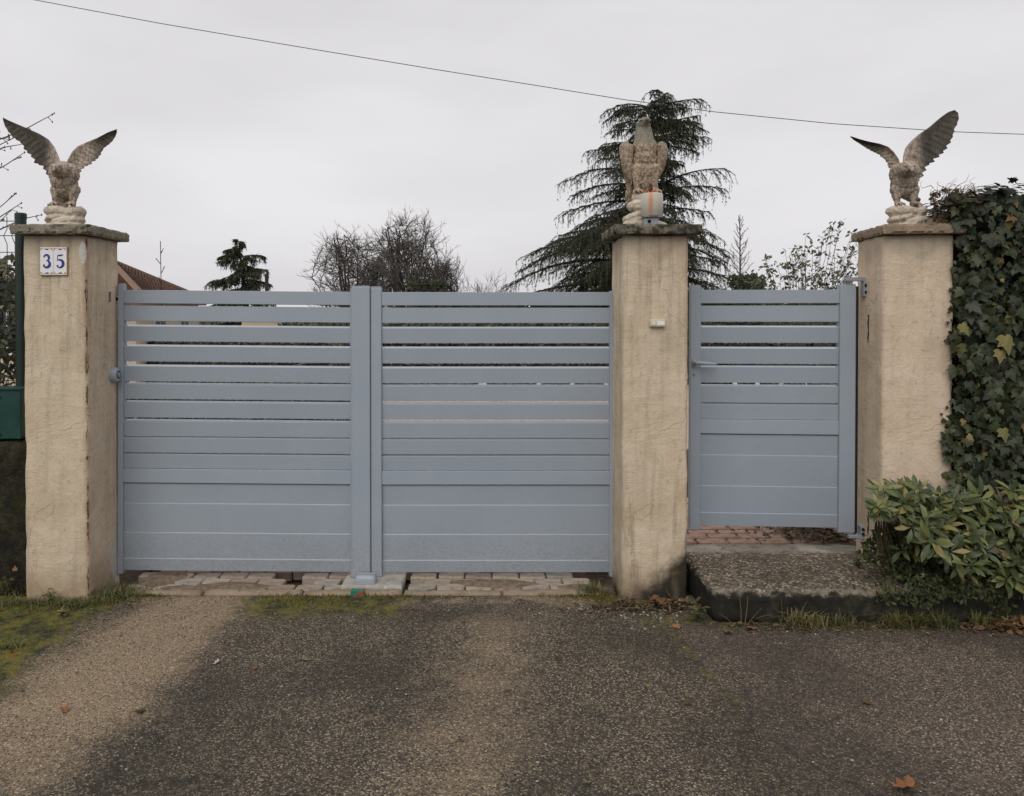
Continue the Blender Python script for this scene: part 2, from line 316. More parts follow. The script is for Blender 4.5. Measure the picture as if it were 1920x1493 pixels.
# step: exposed-aggregate top, mossy black riser
k = NT('step_concrete', .9, .2); x, y, z = k.xyz()
v = k.vor(75); r1 = k.xyz(v.outputs['Color'])[0]
c = k.ramp(r1, [(0, (.05, .042, .032)), (.45, (.13, .103, .075)), (.8, (.27, .215, .155)), (1, (.48, .41, .31))])
c = k.mix(k.ma('MULTIPLY', k.ss(v.outputs['Distance'], .35, .6), .6), c, (.05, .042, .033))
c = k.mix(k.ma('MULTIPLY', k.ss(k.ma('ADD', y, k.ma('MULTIPLY', k.noise(6), .15)), 4.88, 4.98), .9), c, k.ramp(k.noise(12, 5), [(.3, (.22, .20, .165)), (.7, (.34, .31, .26))]))
edge = k.ma('SUBTRACT', 1.0, k.ss(k.ma('ADD', y, k.ma('MULTIPLY', k.ma('SUBTRACT', k.noise(12, 5), .5), .12)), 4.16, 4.22))
c = k.mix(k.ma('MULTIPLY', edge, .8), c, k.ramp(k.noise(30, 5), [(.3, (.13, .115, .085)), (.7, (.24, .21, .16))]))
c = k.mix(k.ma('MULTIPLY', k.ss(k.noise(2.2, 4), .5, .62), .35), c, (.05, .035, .022))
riser = k.ma('SUBTRACT', 1.0, k.ss(k.ma('ADD', z, k.ma('MULTIPLY', k.ma('SUBTRACT', k.noise(14, 6, .7), .5), .12)), .146, .172))
rc = k.ramp(k.noise(10, 6, .7), [(.3, (.010, .009, .008)), (.52, (.022, .020, .015)), (.64, (.045, .042, .028)), (.78, (.13, .12, .095))])
c = k.mix(riser, c, rc)
M['step'] = k.fin(c, k.bump(k.noise(40, 6, .7), .7, .008))
# rough mossy wall
k = NT('mossy_wall', .95, .1)
c = k.ramp(k.noise(9, 6, .75), [(.3, (.012, .011, .009)), (.5, (.030, .027, .020)), (.66, (.06, .055, .03)), (.8, (.16, .15, .12))])
c = k.mix(k.ma('MULTIPLY', k.ss(k.noise(5, 5), .55, .65), .6), c, (.035, .045, .012))
M['oldwall'] = k.fin(c, k.bump(k.noise(25, 6, .7), 1.0, .03))
# cast stone eagles
def stone(name, tint, grime):
    k = NT(name, .88, .2); x, y, z = k.xyz()
    c = k.ramp(k.noise(14, 5, .6), [(.3, tuple(t * .7 for t in tint)), (.7, tuple(min(1, t * 1.2) for t in tint))])
    c = k.mix(k.ma('MULTIPLY', k.ss(k.noise(22, 6, .7), .50, .66), grime), c, (.055, .05, .04))
    v = k.vor(78, k.map((1, 1, .5))).outputs['Distance']
    c = k.mix(k.ma('MULTIPLY', k.ss(v, .42, .70), .45), c, (.07, .05, .04))
    return k, c, x, z, v
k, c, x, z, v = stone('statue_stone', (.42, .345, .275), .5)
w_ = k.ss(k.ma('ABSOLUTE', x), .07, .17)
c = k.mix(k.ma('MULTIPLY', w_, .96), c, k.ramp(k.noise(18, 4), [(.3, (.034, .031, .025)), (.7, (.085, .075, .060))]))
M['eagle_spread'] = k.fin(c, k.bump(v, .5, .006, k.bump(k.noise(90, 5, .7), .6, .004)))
k, c, x, z, v = stone('statue_stone_upright', (.42, .325, .235), .4)
c = k.mix(k.ma('MULTIPLY', k.ss(z, .49, .55), .75), c, (.20, .20, .165))
M['eagle_up'] = k.fin(c, k.bump(v, .5, .006, k.bump(k.noise(90, 5, .7), .6, .004)))
k = NT('statue_rock', .9, .2)
c = k.ramp(k.noise(12, 5, .6), [(.3, (.38, .32, .25)), (.6, (.56, .49, .40)), (.8, (.62, .56, .47))])
c = k.mix(k.ma('MULTIPLY', k.ss(k.noise(25, 6, .7), .55, .66), .6), c, (.12, .09, .06))
M['rock'] = k.fin(c, k.bump(k.noise(50, 5, .7), .7, .006))
# beacon: milky plastic with an orange rust run
k = NT('beacon_plastic', .35, .4); x, y, z = k.xyz()
m = k.ma('SUBTRACT', 1.0, k.ss(k.ma('ABSOLUTE', k.ma('ADD', k.ma('ADD', x, .020), k.ma('MULTIPLY', k.ma('SUBTRACT', k.noise(28, 4), .5), .018))), .001, .022))
c = k.mix(k.ma('MULTIPLY', m, k.ss(k.ma('ADD', z, k.ma('MULTIPLY', k.noise(20), .05)), -.06, .14)), (.50, .475, .39), (.50, .19, .09))
M['beacon'] = k.fin(k.mix(k.ma('MULTIPLY', k.noise(14, 4, .6, k.map((3, 3, .4))), .3), c, (.35, .34, .30)))
k = NT('roof_tiles', .85, .2); x, y, z = k.xyz()
c = k.ramp(k.rand(), [(0, (.085, .048, .036)), (.5, (.125, .068, .048)), (1, (.16, .095, .068))])
M['roof'] = k.fin(k.mix(k.ma('MULTIPLY', k.noise(3, 5), .5), c, (.09, .05, .04)), k.bump(k.noise(30), .3, .01))
M['render'] = simple('house_render', (.46, .39, .29), .9, .12, 1.5)
M['ridge'] = simple('ridge_tile', (.19, .12, .09), .85, .15, 9)
M['white'] = simple('white_paint', (.62, .62, .62), .5, .06, 9)
M['glass'] = simple('window_glass', (.03, .035, .04), .08, .1, 3, 0, .6)
k = NT('faded_tape', .6, .3)
M['marker'] = k.fin(k.ramp(k.noise(26, 3), [(.35, (.015, .12, .075)), (.52, (.02, .17, .11)), (.56, (.30, .05, .035)), (.7, (.05, .10, .08))]))
M['stem'] = simple('green_stem', (.07, .06, .03), .7, .2, 20)
M['whitechip'] = simple('plaster_chips', (.36, .33, .28), .9, .2, 40)

# ------------------------------------------------------------------ mesh helpers
class MB:
    def __init__(s): s.v = []; s.f = []
    def add(s, vs, fs):
        o = len(s.v); s.v += [tuple(p) for p in vs]; s.f += [tuple(i + o for i in q) for q in fs]; return s
    def box(s, x0, x1, y0, y1, z0, z1, b=0.0):
        if b <= 0:
            vs = [(x, y, z) for x in (x0, x1) for y in (y0, y1) for z in (z0, z1)]
            return s.add(vs, [(0, 1, 3, 2), (4, 6, 7, 5), (0, 4, 5, 1), (2, 3, 7, 6), (0, 2, 6, 4), (1, 5, 7, 3)])
        # chamfered box
        vs = []; cx, cy, cz = (x0 + x1) / 2, (y0 + y1) / 2, (z0 + z1) / 2; hx, hy, hz = (x1 - x0) / 2, (y1 - y0) / 2, (z1 - z0) / 2
        ix = {}
        for a in (-1, 1):
            for c in (-1, 1):
                for d in (-1, 1):
                    for ax in range(3):
                        p = [a * (hx - b), c * (hy - b), d * (hz - b)]; p[ax] = (a, c, d)[ax] * (hx, hy, hz)[ax]
                        ix[(a, c, d, ax)] = len(vs); vs.append((cx + p[0], cy + p[1], cz + p[2]))
        fs = []
        for ax in range(3):
            for sg in (-1, 1):
                o = [i for i in range(3) if i != ax]; q = []
                for (u, w_) in ((-1, -1), (1, -1), (1, 1), (-1, 1)):
                    t = [0, 0, 0]; t[ax] = sg; t[o[0]] = u; t[o[1]] = w_; q.append(ix[(t[0], t[1], t[2], ax)])
                fs.append(tuple(q))
        for ax in range(3):
            o = [i for i in range(3) if i != ax]
            for u in (-1, 1):
                for w_ in (-1, 1):
                    t0 = [0, 0, 0]; t0[o[0]] = u; t0[o[1]] = w_; t1 = t0[:]; t0[ax] = -1; t1[ax] = 1
                    fs.append((ix[(*t0, o[0])], ix[(*t1, o[0])], ix[(*t1, o[1])], ix[(*t0, o[1])]))
        for a in (-1, 1):
            for c in (-1, 1):
                for d in (-1, 1): fs.append((ix[(a, c, d, 0)], ix[(a, c, d, 1)], ix[(a, c, d, 2)]))
        return s.add(vs, fs)
    def tube(s, pts, rad, n=6, cap=True):
        pts = [Vector(p) for p in pts]
        if not hasattr(rad, '__len__'): rad = [rad] * len(pts)
        vs = []; fs = []; u = None
        for i, p in enumerate(pts):
            d = (pts[min(i + 1, len(pts) - 1)] - pts[max(i - 1, 0)])
            if d.length < 1e-9: d = Vector((0, 0, 1))
            d.normalize()
            if u is None: u = d.orthogonal().normalized()
            else:
                u = u - d * u.dot(d)
                u = u.normalized() if u.length > 1e-6 else d.orthogonal().normalized()
            w_ = d.cross(u)
            for j in range(n):
                a = 2 * math.pi * j / n; vs.append(p + (u * math.cos(a) + w_ * math.sin(a)) * rad[i])
        for i in range(len(pts) - 1):
            for j in range(n):
                fs.append((i * n + j, i * n + (j + 1) % n, (i + 1) * n + (j + 1) % n, (i + 1) * n + j))
        if cap: fs.append(tuple(range(n))[::-1]); fs.append(tuple((len(pts) - 1) * n + j for j in range(n)))
        return s.add(vs, fs)
    def ball(s, c, r, rot=None, nu=12, nv=8):
        c = Vector(c); r = r if hasattr(r, '__len__') else (r, r, r); vs = []; fs = []
        rot = rot or Matrix.Identity(3)
        for i in range(1, nv):
            th = math.pi * i / nv
            for j in range(nu):
                a = 2 * math.pi * j / nu
                vs.append(c + rot @ Vector((r[0] * math.sin(th) * math.cos(a), r[1] * math.sin(th) * math.sin(a), r[2] * math.cos(th))))
        t = len(vs); vs += [c + rot @ Vector((0, 0, r[2])), c + rot @ Vector((0, 0, -r[2]))]
        for i in range(nv - 2):
            for j in range(nu): fs.append((i * nu + j, (i + 1) * nu + j, (i + 1) * nu + (j + 1) % nu, i * nu + (j + 1) % nu))
        for j in range(nu):
            fs.append((t, j, (j + 1) % nu)); fs.append((t + 1, (nv - 2) * nu + (j + 1) % nu, (nv - 2) * nu + j))
        return s.add(vs, fs)
    def prism(s, prof, x0, x1):          # profile list of (y,z) extruded along x
        n = len(prof); vs = [(x0, y, z) for y, z in prof] + [(x1, y, z) for y, z in prof]
        fs = [(i, (i + 1) % n, n + (i + 1) % n, n + i) for i in range(n)] + [tuple(range(n))[::-1], tuple(range(n, 2 * n))]
        return s.add(vs, fs)
    def mesh(s, name, smooth=False):
        me = bpy.data.meshes.new(name); me.from_pydata(s.v, [], s.f); me.update()
        if smooth: me.polygons.foreach_set('use_smooth', [True] * len(me.polygons))
        return me
    def build(s, name, mat, parent=None, loc=None, rot=None, smooth=False):
        return link(name, s.mesh(name, smooth), mat, parent, loc, rot)

def link(name, me, mat=None, parent=None, loc=None, rot=None):
    if mat is not None and not len(me.materials): me.materials.append(mat)
    o = bpy.data.objects.new(name, me); COL.objects.link(o)
    if parent: o.parent = parent
    if loc is not None: o.location = loc
    if rot is not None: o.rotation_euler = rot
    return o
def tag(o, label=None, cat=None, group=None, kind=None):
    if label: o['label'] = label
    if cat: o['category'] = cat
    if group: o['group'] = group
    if kind: o['kind'] = kind
    return o
def thing(name, label, cat, loc=(0, 0, 0), rz=0.0, group=None):
    o = bpy.data.objects.new(name, None); COL.objects.link(o); o.location = loc; o.rotation_euler = (0, 0, rz)
    o.empty_display_size = .1
    return tag(o, label, cat, group)
def np_mesh(name, V, Fc):                  # V (n,3), Fc (m,k)
    me = bpy.data.meshes.new(name); k_ = Fc.shape[1]
    me.vertices.add(len(V)); me.vertices.foreach_set('co', V.astype(np.float32).ravel())
    me.loops.add(Fc.size); me.loops.foreach_set('vertex_index', Fc.astype(np.int32).ravel())
    me.polygons.add(len(Fc)); me.polygons.foreach_set('loop_start', np.arange(0, Fc.size, k_, dtype=np.int32))
    try: me.polygons.foreach_set('loop_total', np.full(len(Fc), k_, dtype=np.int32))
    except Exception: pass
    me.update(calc_edges=True); me.validate(); return me
def scatter(name, TV, TF, mats):           # template triangles placed by 4x4 matrices -> one mesh
    TV = np.array(TV, float); TF = np.array(TF, int); Mx = np.array([[list(r) for r in m] for m in mats])
    V = np.einsum('nij,kj->nki', Mx[:, :3, :3], TV) + Mx[:, None, :3, 3]
    Fc = TF[None] + (np.arange(len(Mx)) * len(TV))[:, None, None]
    return np_mesh(name, V.reshape(-1, 3), Fc.reshape(-1, TF.shape[1]))
def nz(p, s, off=0.0): return mnoise.noise(Vector((p[0] * s + off, p[1] * s + off * 1.7, p[2] * s - off)))
def grid_box(mb, x0, x1, y0, y1, z0, z1, step, amp, freq=8, rnded=.0, off=0.0, chip=0.0):
    def axis(a, b):
        n = max(2, int(round((b - a) / step)) + 1); return [a + (b - a) * i / (n - 1) for i in range(n)]
    xs, ys, zs = axis(x0, x1), axis(y0, y1), axis(z0, z1); idx = {}; vs = []
    cx, cy, cz = (x0 + x1) / 2, (y0 + y1) / 2, (z0 + z1) / 2
    def vid(i, j, l):
        key = (i, j, l)
        if key not in idx:
            p = Vector((xs[i], ys[j], zs[l])); ne = (i in (0, len(xs) - 1)) + (j in (0, len(ys) - 1)) + (l in (0, len(zs) - 1))
            d = Vector((-1 if i == 0 else 1 if i == len(xs) - 1 else 0, -1 if j == 0 else 1 if j == len(ys) - 1 else 0, -1 if l == 0 else 1 if l == len(zs) - 1 else 0))
            q = p + d * (amp * nz(p, freq, off) + amp * .6 * nz(p, freq * 3.3, off + 5))
            if ne >= 2: q -= d * (rnded + max(0, nz(p, freq * 2.2, off + 9)) * chip)
            idx[key] = len(vs); vs.append(q)
        return idx[key]
    fs = []
    nx, ny, nzz = len(xs), len(ys), len(zs)
    for i in range(nx - 1):
        for l in range(nzz - 1):
            fs.append((vid(i, 0, l), vid(i + 1, 0, l), vid(i + 1, 0, l + 1), vid(i, 0, l + 1)))
            fs.append((vid(i, ny - 1, l), vid(i, ny - 1, l + 1), vid(i + 1, ny - 1, l + 1), vid(i + 1, ny - 1, l)))
    for j in range(ny - 1):
        for l in range(nzz - 1):
            fs.append((vid(0, j, l), vid(0, j, l + 1), vid(0, j + 1, l + 1), vid(0, j + 1, l)))
            fs.append((vid(nx - 1, j, l), vid(nx - 1, j + 1, l), vid(nx - 1, j + 1, l + 1), vid(nx - 1, j, l + 1)))
    for i in range(nx - 1):
        for j in range(ny - 1):
            fs.append((vid(i, j, 0), vid(i, j + 1, 0), vid(i + 1, j + 1, 0), vid(i + 1, j, 0)))
            fs.append((vid(i, j, nzz - 1), vid(i + 1, j, nzz - 1), vid(i + 1, j + 1, nzz - 1), vid(i, j + 1, nzz - 1)))
    return mb.add(vs, fs)

# ================================================================== SETTING
# far ground
me = MB().add([(-400, -60, -.12), (400, -60, -.12), (400, 900, -.12), (-400, 900, -.12)], [(0, 1, 2, 3)])
tag(me.build('ground', M['field']), kind='structure')
# asphalt apron and street, one sheet with a folded down rear edge
def sheet(xs, ys, zf, skirt=-.10):
    vs = []; fs = []; nx = len(xs)
    for j, y in enumerate(ys):
        for x in xs: vs.append((x, y, zf(x, y)))
    for x in xs: vs.append((x, ys[-1] + .002, skirt))
    for j in range(len(ys)):
        for i in range(nx - 1): fs.append((j * nx + i, j * nx + i + 1, (j + 1) * nx + i + 1, (j + 1) * nx + i))
    return MB().add(vs, fs)
xs = [-40, -20, -10, -6] + [-4.5 + .08 * i for i in range(114)] + [6, 10, 20, 40]
ys = [-30, -10, -2, .5] + [1.2 + .06 * i for i in range(57)] + [4.58]
def gz(x, y):
    a = 1 if (abs(x) < 4.4 and 1.3 < y < 4.45) else 0
    lip = .012 * max(0, (y - 4.1)) if x < 1.2 else 0
    return a * (.010 * mnoise.noise(Vector((x * 1.3, y * 1.3, 0))) + .003 * mnoise.noise(Vector((x * 9, y * 9, 3)))) - lip
tag(sheet(xs, ys, gz).build('road', M['asphalt'], smooth=True), kind='structure')
# bedding under the pavers
tag(sheet([-3.2, -1, 1.27], [4.585, 5.75], lambda x, y: -.075, -.11).build('soil', M['soil']), kind='structure')
# gravel yard
tag(sheet([-14, -3, 3, 14], [5.76, 12, 30], lambda x, y: -.01, -.1).build('gravel_yard', M['gravel']), kind='structure')
# raised ground on the garden side of the small gate
g = MB(); g.box(1.275, 8, 5.06, 9, -.11, .115); tag(g.build('soil', M['soil']), kind='structure')

# threshold pavers, each a piece
PAV = tag(bpy.data.objects.new('paving', None), kind='structure'); COL.objects.link(PAV)
def paver_mesh(l, wd, h, seed):
    r_ = random.Random(seed); mb = MB(); b = .006
    j = lambda a: a + r_.uniform(-.004, .004)
    lo = [(-l / 2, -wd / 2), (l / 2, -wd / 2), (l / 2, wd / 2), (-l / 2, wd / 2)]
    lo = [(j(a), j(c)) for a, c in lo]
    def ring(off, z):
        out = []
        for i in range(4):
            p = Vector(lo[i]); a = Vector(lo[i - 1]); c = Vector(lo[(i + 1) % 4])
            da = (a - p).normalized(); dc = (c - p).normalized(); q = p + (da + dc) * off
            out += [(*(q + da * .012), z + r_.uniform(-.001, .001)), (*(q + dc * .012), z + r_.uniform(-.001, .001))]
        return out
    vs = ring(0, -h) + ring(0, -b) + ring(b * .8, 0)
    fs = [tuple(range(16, 24))]
    for k_ in (0, 8):
        for i in range(8): fs.append((k_ + i, k_ + (i + 1) % 8, k_ + 8 + (i + 1) % 8, k_ + 8 + i))
    return mb.add(vs, fs).mesh('paver')
pm = [paver_mesh(.172, .092, .06, s) for s in range(6)]
for m_ in pm: m_.materials.append(M['paver'])
hole = [(-1.30, -1.20), (-.53, -.42)]
for rr in range(11):
    y = 4.735 + rr * .102; x = -2.36 + (rr % 2) * .09 + rnd.uniform(-.01, .01)
    while x < 1.20:
        bad = any(a < x < b for a, b in hole) and rr in (1, 2)
        pit = any(a - .05 < x < b + .08 for a, b in hole) and rr == 1
        if rr < 3 and -.92 < x < -.44 : bad = True          # concrete pad of the stop
        if not (bad or pit) and not (x > .62 and rr in (0, 1, 2, 3, 4)) and not (x < -2.2 and rr < 5):
            dz = .0 + rnd.uniform(-.004, .004) - (.006 if rr < 2 else 0)
            o = link('paver', rnd.choice(pm), None, PAV, (x, y, dz), (rnd.uniform(-.015, .015), rnd.uniform(-.015, .015), rnd.uniform(-.03, .03)))
        x += .180
# trodden soil that has filled the joints and the wheel ruts over the pavers
mb = MB()
for (cx, cy, rx, ry) in ((-1.62, 4.74, .26, .085), (.05, 4.79, .34, .085), (-1.9, 4.70, .2, .05), (.62, 4.72, .2, .06), (-2.1, 4.9, .2, .15)):
    n = 26; vs = [(cx, cy, .006)]; fs = []
    for k_ in (.5, 1.0):
        for i in range(n):
            a = 2 * math.pi * i / n; r_ = k_ * (1 + .35 * mnoise.noise(Vector((cx + math.cos(a) * 1.5, math.sin(a) * 1.5, cy))))
            vs.append((cx + math.cos(a) * rx * r_, cy + math.sin(a) * ry * r_, .006 if k_ < 1 else -.012))
    for i in range(n):
        fs.append((0, 1 + i, 1 + (i + 1) % n)); fs.append((1 + i, 1 + n + i, 1 + n + (i + 1) % n, 1 + (i + 1) % n))
    mb.add(vs, fs)
k = NT('trodden_soil', .95, .1)
M['trod'] = k.fin(k.ramp(k.noise(25, 6, .75), [(.35, (.11, .082, .058)), (.65, (.25, .19, .135))]), k.bump(k.noise(60, 6, .7), .9, .01))
tag(mb.build('trodden_soil', M['trod'], smooth=True), kind='stuff')
# worn concrete edging in front of the pavers, in lengths with joints
KE = tag(bpy.data.objects.new('kerb', None), kind='structure'); COL.objects.link(KE)
M['edging'] = concrete_mat('edging_concrete', (.25, .195, .14), (.06, .045, .03), .55)
x = -2.36; i = 0
while x < .72:
    ln = .62 if x + .62 < .72 else .74 - x
    mb = MB(); grid_box(mb, x + .004, x + ln - .004, 4.59, 4.682, -.1, .004 + .003 * math.sin(i * 2), .03, .005, 9, .006, i, .012)
    mb.build('edging_block', M['edging'], KE, smooth=True); x += ln; i += 1

# raised step / landing of the small gate with its left flank and front riser
mb = MB()
def step_poly(zt, zb):
    top = [(1.290, 4.15), (1.9, 4.145), (2.6, 4.16), (3.1, 4.19), (3.1, 5.05), (1.245, 5.05), (1.285, 4.7)]
    return top
grid_box(mb, 1.290, 4.9, 4.155, 5.055, -.02, .177, .03, .009, 7, .008, 3.3, .045)
tag(mb.build('step', M['step'], smooth=True), kind='structure')
# red pavers of the path behind the small gate
PAV2 = tag(bpy.data.objects.new('garden_path', None), kind='structure'); COL.objects.link(PAV2)
bm_ = [paver_mesh(.205, .098, .06, s + 20) for s in range(5)]
for m_ in bm_: m_.materials.append(M['brick'])
for rr in range(12):
    y = 5.112 + rr * .106; x = 1.36 + (rr % 2) * .11
    while x < 2.75:
        link('brick', rnd.choice(bm_), None, PAV2, (x, y, .177 + rnd.uniform(-.003, .003)), (rnd.uniform(-.015, .015), rnd.uniform(-.01, .01), .05 + rnd.uniform(-.02, .02)))
        x += .215
# kerb of the bed on the right, below the shrub
mb = MB(); grid_box(mb, 3.10, 8, 4.10, 4.22, -.02, .15, .06, .008, 6, .008, 8.1, .02)
M['kerb'] = concrete_mat('kerb_concrete', (.085, .072, .055), (.02, .018, .014), .5)
tag(mb.build('kerb', M['kerb'], smooth=True), kind='structure')
mb = MB(); grid_box(mb, 2.50, 8, 4.225, 4.60, .0, .21, .06, .03, 5, 0, 2.2)
tag(mb.build('soil', M['soil'], smooth=True), kind='structure')

# ================================================================== PILLARS
PH = 2.205
def pillar(x0, x1, yf, mat, capmat, label, caplabel=None, rz=0.0, ov=(.052, .05), seed=0.0, dep=.40):
    cx = (x0 + x1) / 2; wd = x1 - x0
    t = thing('gate_pillar', label, 'gate pillar', (cx, yf, 0), rz)
    mb = MB(); grid_box(mb, -wd / 2, wd / 2, 0, dep, -.05, PH, .022, .0032, 3.5, .003, seed, .010)
    mb.build('shaft', mat, t, smooth=True)
    mb = MB(); grid_box(mb, -wd / 2 - ov[0], wd / 2 + ov[1], -.055, dep + .055, PH + .001, PH + .060, .014, .003, 16, .002, seed + 4, .022)
    mb.build('cap', capmat, t, smooth=False)
    return t
xl0, xl1 = X_(45, 4.5), X_(164, 4.5)
PL = pillar(xl0, xl1, 4.5, M['stucco_l'], M['cap'], 'leftmost cream stucco gate pillar with blue 35 number tiles and cracked corner', ov=(.052, .046), seed=1.1)
xc0, xc1 = X_(1168, 4.5), X_(1290, 4.5)
PC = pillar(xc0, xc1, 4.5, M['stucco_c'], M['cap_c'], 'middle cream stucco gate pillar with black algae at foot and doorbell', ov=(.063, .070), seed=7.7)
xr0 = X_(1661, 4.5)
PR = pillar(xr0, xr0 + .40, 4.5, M['stucco_r'], M['cap_r'], 'right cream stucco gate pillar half covered by ivy beside the small gate', ov=(.02, .05), seed=12.3)
# turn the right pillar a little about its front left corner
PR.rotation_euler = (0, 0, R(-6)); v0 = Matrix.Rotation(R(-6), 3, 'Z') @ Vector((-.20, 0, 0)); PR.location = (xr0 - .020 - v0.x, 4.5 - v0.y, 0)
CAPZ = PH + .060
# holes and scars
def scar(par, pts, r, mat, name='plaster_scar'):
    return MB().tube(pts, r, 6).build(name, mat, par)
xs_ = (xl1 - xl0) / 2
MB().box(xs_ - .003, xs_ + .004, .262, .285, Z_(566, 4.77), Z_(547, 4.77), .002).build('screw_hole', M['trod'], PL)
MB().tube([(xs_ - .002, .362, Z_(561, 4.86)), (xs_ + .006, .362, Z_(561, 4.86))], .012, 12).build('screw_hole', M['black'], PL)
for (ya, yb, yy, rr_) in ((590, 642, .21, .009), (958, 1002, .19, .011)):
    z0, z1 = Z_(yb, 4.7), Z_(ya, 4.7); pts = [(-.2005, yy + .004 * math.sin(i * 1.7), z0 + (z1 - z0) * i / 7) for i in range(8)]
    MB().tube(pts, [rr_ * .6 * (.6 + .5 * abs(math.sin(i * 2.1))) for i in range(8)], 6).build('plaster_scar', M['oldwall'], PR)

# number tiles: 3 and 5
def ribbon(mb, pts, y, dy):
    # pts: (x, z, halfwidth, angle-independent) smooth ribbon, solid with depth dy
    P = [Vector((p[0], p[1])) for p in pts]; vs = []; n = len(P)
    for i, p in enumerate(P):
        d = (P[min(i + 1, n - 1)] - P[max(i - 1, 0)]).normalized(); nn_ = Vector((-d.y, d.x)) * pts[i][2]
        for q in (p + nn_, p - nn_):
            vs += [(q.x, y, q.y), (q.x, y - dy, q.y)]
    fs = []
    for i in range(n - 1):
        a = i * 4; b = a + 4
        fs += [(a + 1, b + 1, b + 3, a + 3), (a, a + 1, b + 1, b), (a + 2, b + 2, b + 3, a + 3)]
    return mb.add(vs, fs)
def arc(cx, cz, rx, rz, a0, a1, w0, w1, n=14, wm=None):
    out = []
    for i in range(n):
        t = i / (n - 1); a = R(a0 + (a1 - a0) * t); wv = w0 + (w1 - w0) * t
        if wm: wv = wv + (wm - wv) * math.sin(math.pi * t)
        out.append((cx + rx * math.cos(a), cz + rz * math.sin(a), wv))
    return out
NT_ = thing('house_number', 'blue 35 house number on two white glazed tiles', 'house number', (X_(102, 4.49), 4.494, Z_(516, 4.49)))
TW = 25 / 1400 * 4.49; TH = Z_(464, 4.49) - Z_(516, 4.49)
M['frame_ochre'] = simple('tile_edge', (.38, .20, .08), .5, .2, 30)
for s_, dgt in ((-1, '3'), (1, '5')):
    cx = s_ * TW / 2
    tl = MB().box(cx - TW / 2 + .0006, cx + TW / 2 - .0006, -.008, .004, 0, TH, .0015).build('tile', M['tile'], NT_)
    mb = MB(); u = TW * .33; zc = TH * .5
    if dgt == '5':
        ribbon(mb, [(cx - u * .45, zc + TH * .20, .0042), (cx + u * .2, zc + TH * .212, .0050), (cx + u * .72, zc + TH * .225, .0028)], -.008, .0012)
        ribbon(mb, [(cx - u * .48, zc + TH * .215, .0018), (cx - u * .55, zc + TH * .02, .0018)], -.008, .0012)
        ribbon(mb, arc(cx - u * .10, zc - TH * .09, u * .85, TH * .14, 128, -120, .002, .0022, 20, .0085), -.008, .0012)
        mb.ball((cx - u * .55, -.009, zc - TH * .17), (.0062, .0012, .0062))
    else:
        ribbon(mb, arc(cx - u * .05, zc + TH * .12, u * .62, TH * .105, 160, -80, .002, .002, 18, .0070), -.008, .0012)
        ribbon(mb, arc(cx - u * .05, zc - TH * .10, u * .78, TH * .125, 88, -150, .002, .0022, 20, .0085), -.008, .0012)
        mb.ball((cx - u * .58, -.009, zc - TH * .15), (.0062, .0012, .0062)); mb.ball((cx - u * .50, -.009, zc + TH * .16), (.0050, .0012, .0050))
    mb.build('digit', M['blue'], tl)
    mo = MB(); mb2 = MB()
    for zz, sg in ((TH * .935, 1), (TH * .065, -1)):
        for q in (-1, 1):
            ribbon(mo, arc(cx + q * TW * .27, zz, TW * .17, TH * .022 * sg, 180 if q > 0 else 0, 0 if q > 0 else 180, .001, .0022, 10), -.008, .001)
            ribbon(mo, arc(cx + q * TW * .40, zz - sg * TH * .012, TW * .05, TH * .03, 0, 300, .0013, .0013, 10), -.008, .001)
        mb2.ball((cx, -.0085, zz), (TW * .13, .001, TH * .022)); mb2.ball((cx + TW * .08, -.0085, zz - sg * TH * .02), (TW * .08, .001, TH * .014))
    mo.build('scroll_ornament', M['ochre'], tl)['kind'] = 'stuff'; mb2.build('flower_ornament', M['blue'], tl)['kind'] = 'stuff'
MB().box(-TW - .003, TW + .003, -.004, .0045, -.003, TH + .003).build('tile_border', M['frame_ochre'], NT_)

# doorbell
db = thing('doorbell', 'small ivory doorbell on the front of the middle pillar', 'doorbell', (X_(1232, 4.49), 4.492, Z_(613, 4.49)))
MB().box(-.046, .046, -.020, .008, 0, .044, .004).build('plate', M['bell'], db)
MB().tube([(-.026, -.020, .022), (-.026, -.026, .022)], .012, 16).build('button', M['white'], db)
MB().box(-.006, .040, -.0225, -.020, .010, .034, .001).build('name_plate', M['tile'], db)

# photocell on the inner side of the left pillar
xp = xl1 + .002
pcell = thing('photocell', 'round grey gate sensor on the side of the leftmost pillar', 'gate sensor', (xp, 4.80, Z_(703, 4.80)))
MB().tube([(-.004, 0, 0), (.030, 0, 0), (.040, 0, 0)], [.050, .048, .040], 24).build('housing', M['grey_plastic'], pcell, smooth=False)
MB().tube([(.038, 0, 0), (.0415, 0, 0)], [.026, .025], 20).build('ring', M['lens'], pcell)
MB().tube([(.041, 0, 0), (.044, 0, 0)], [.017, .016], 20).build('lens', M['grey_plastic'], pcell)

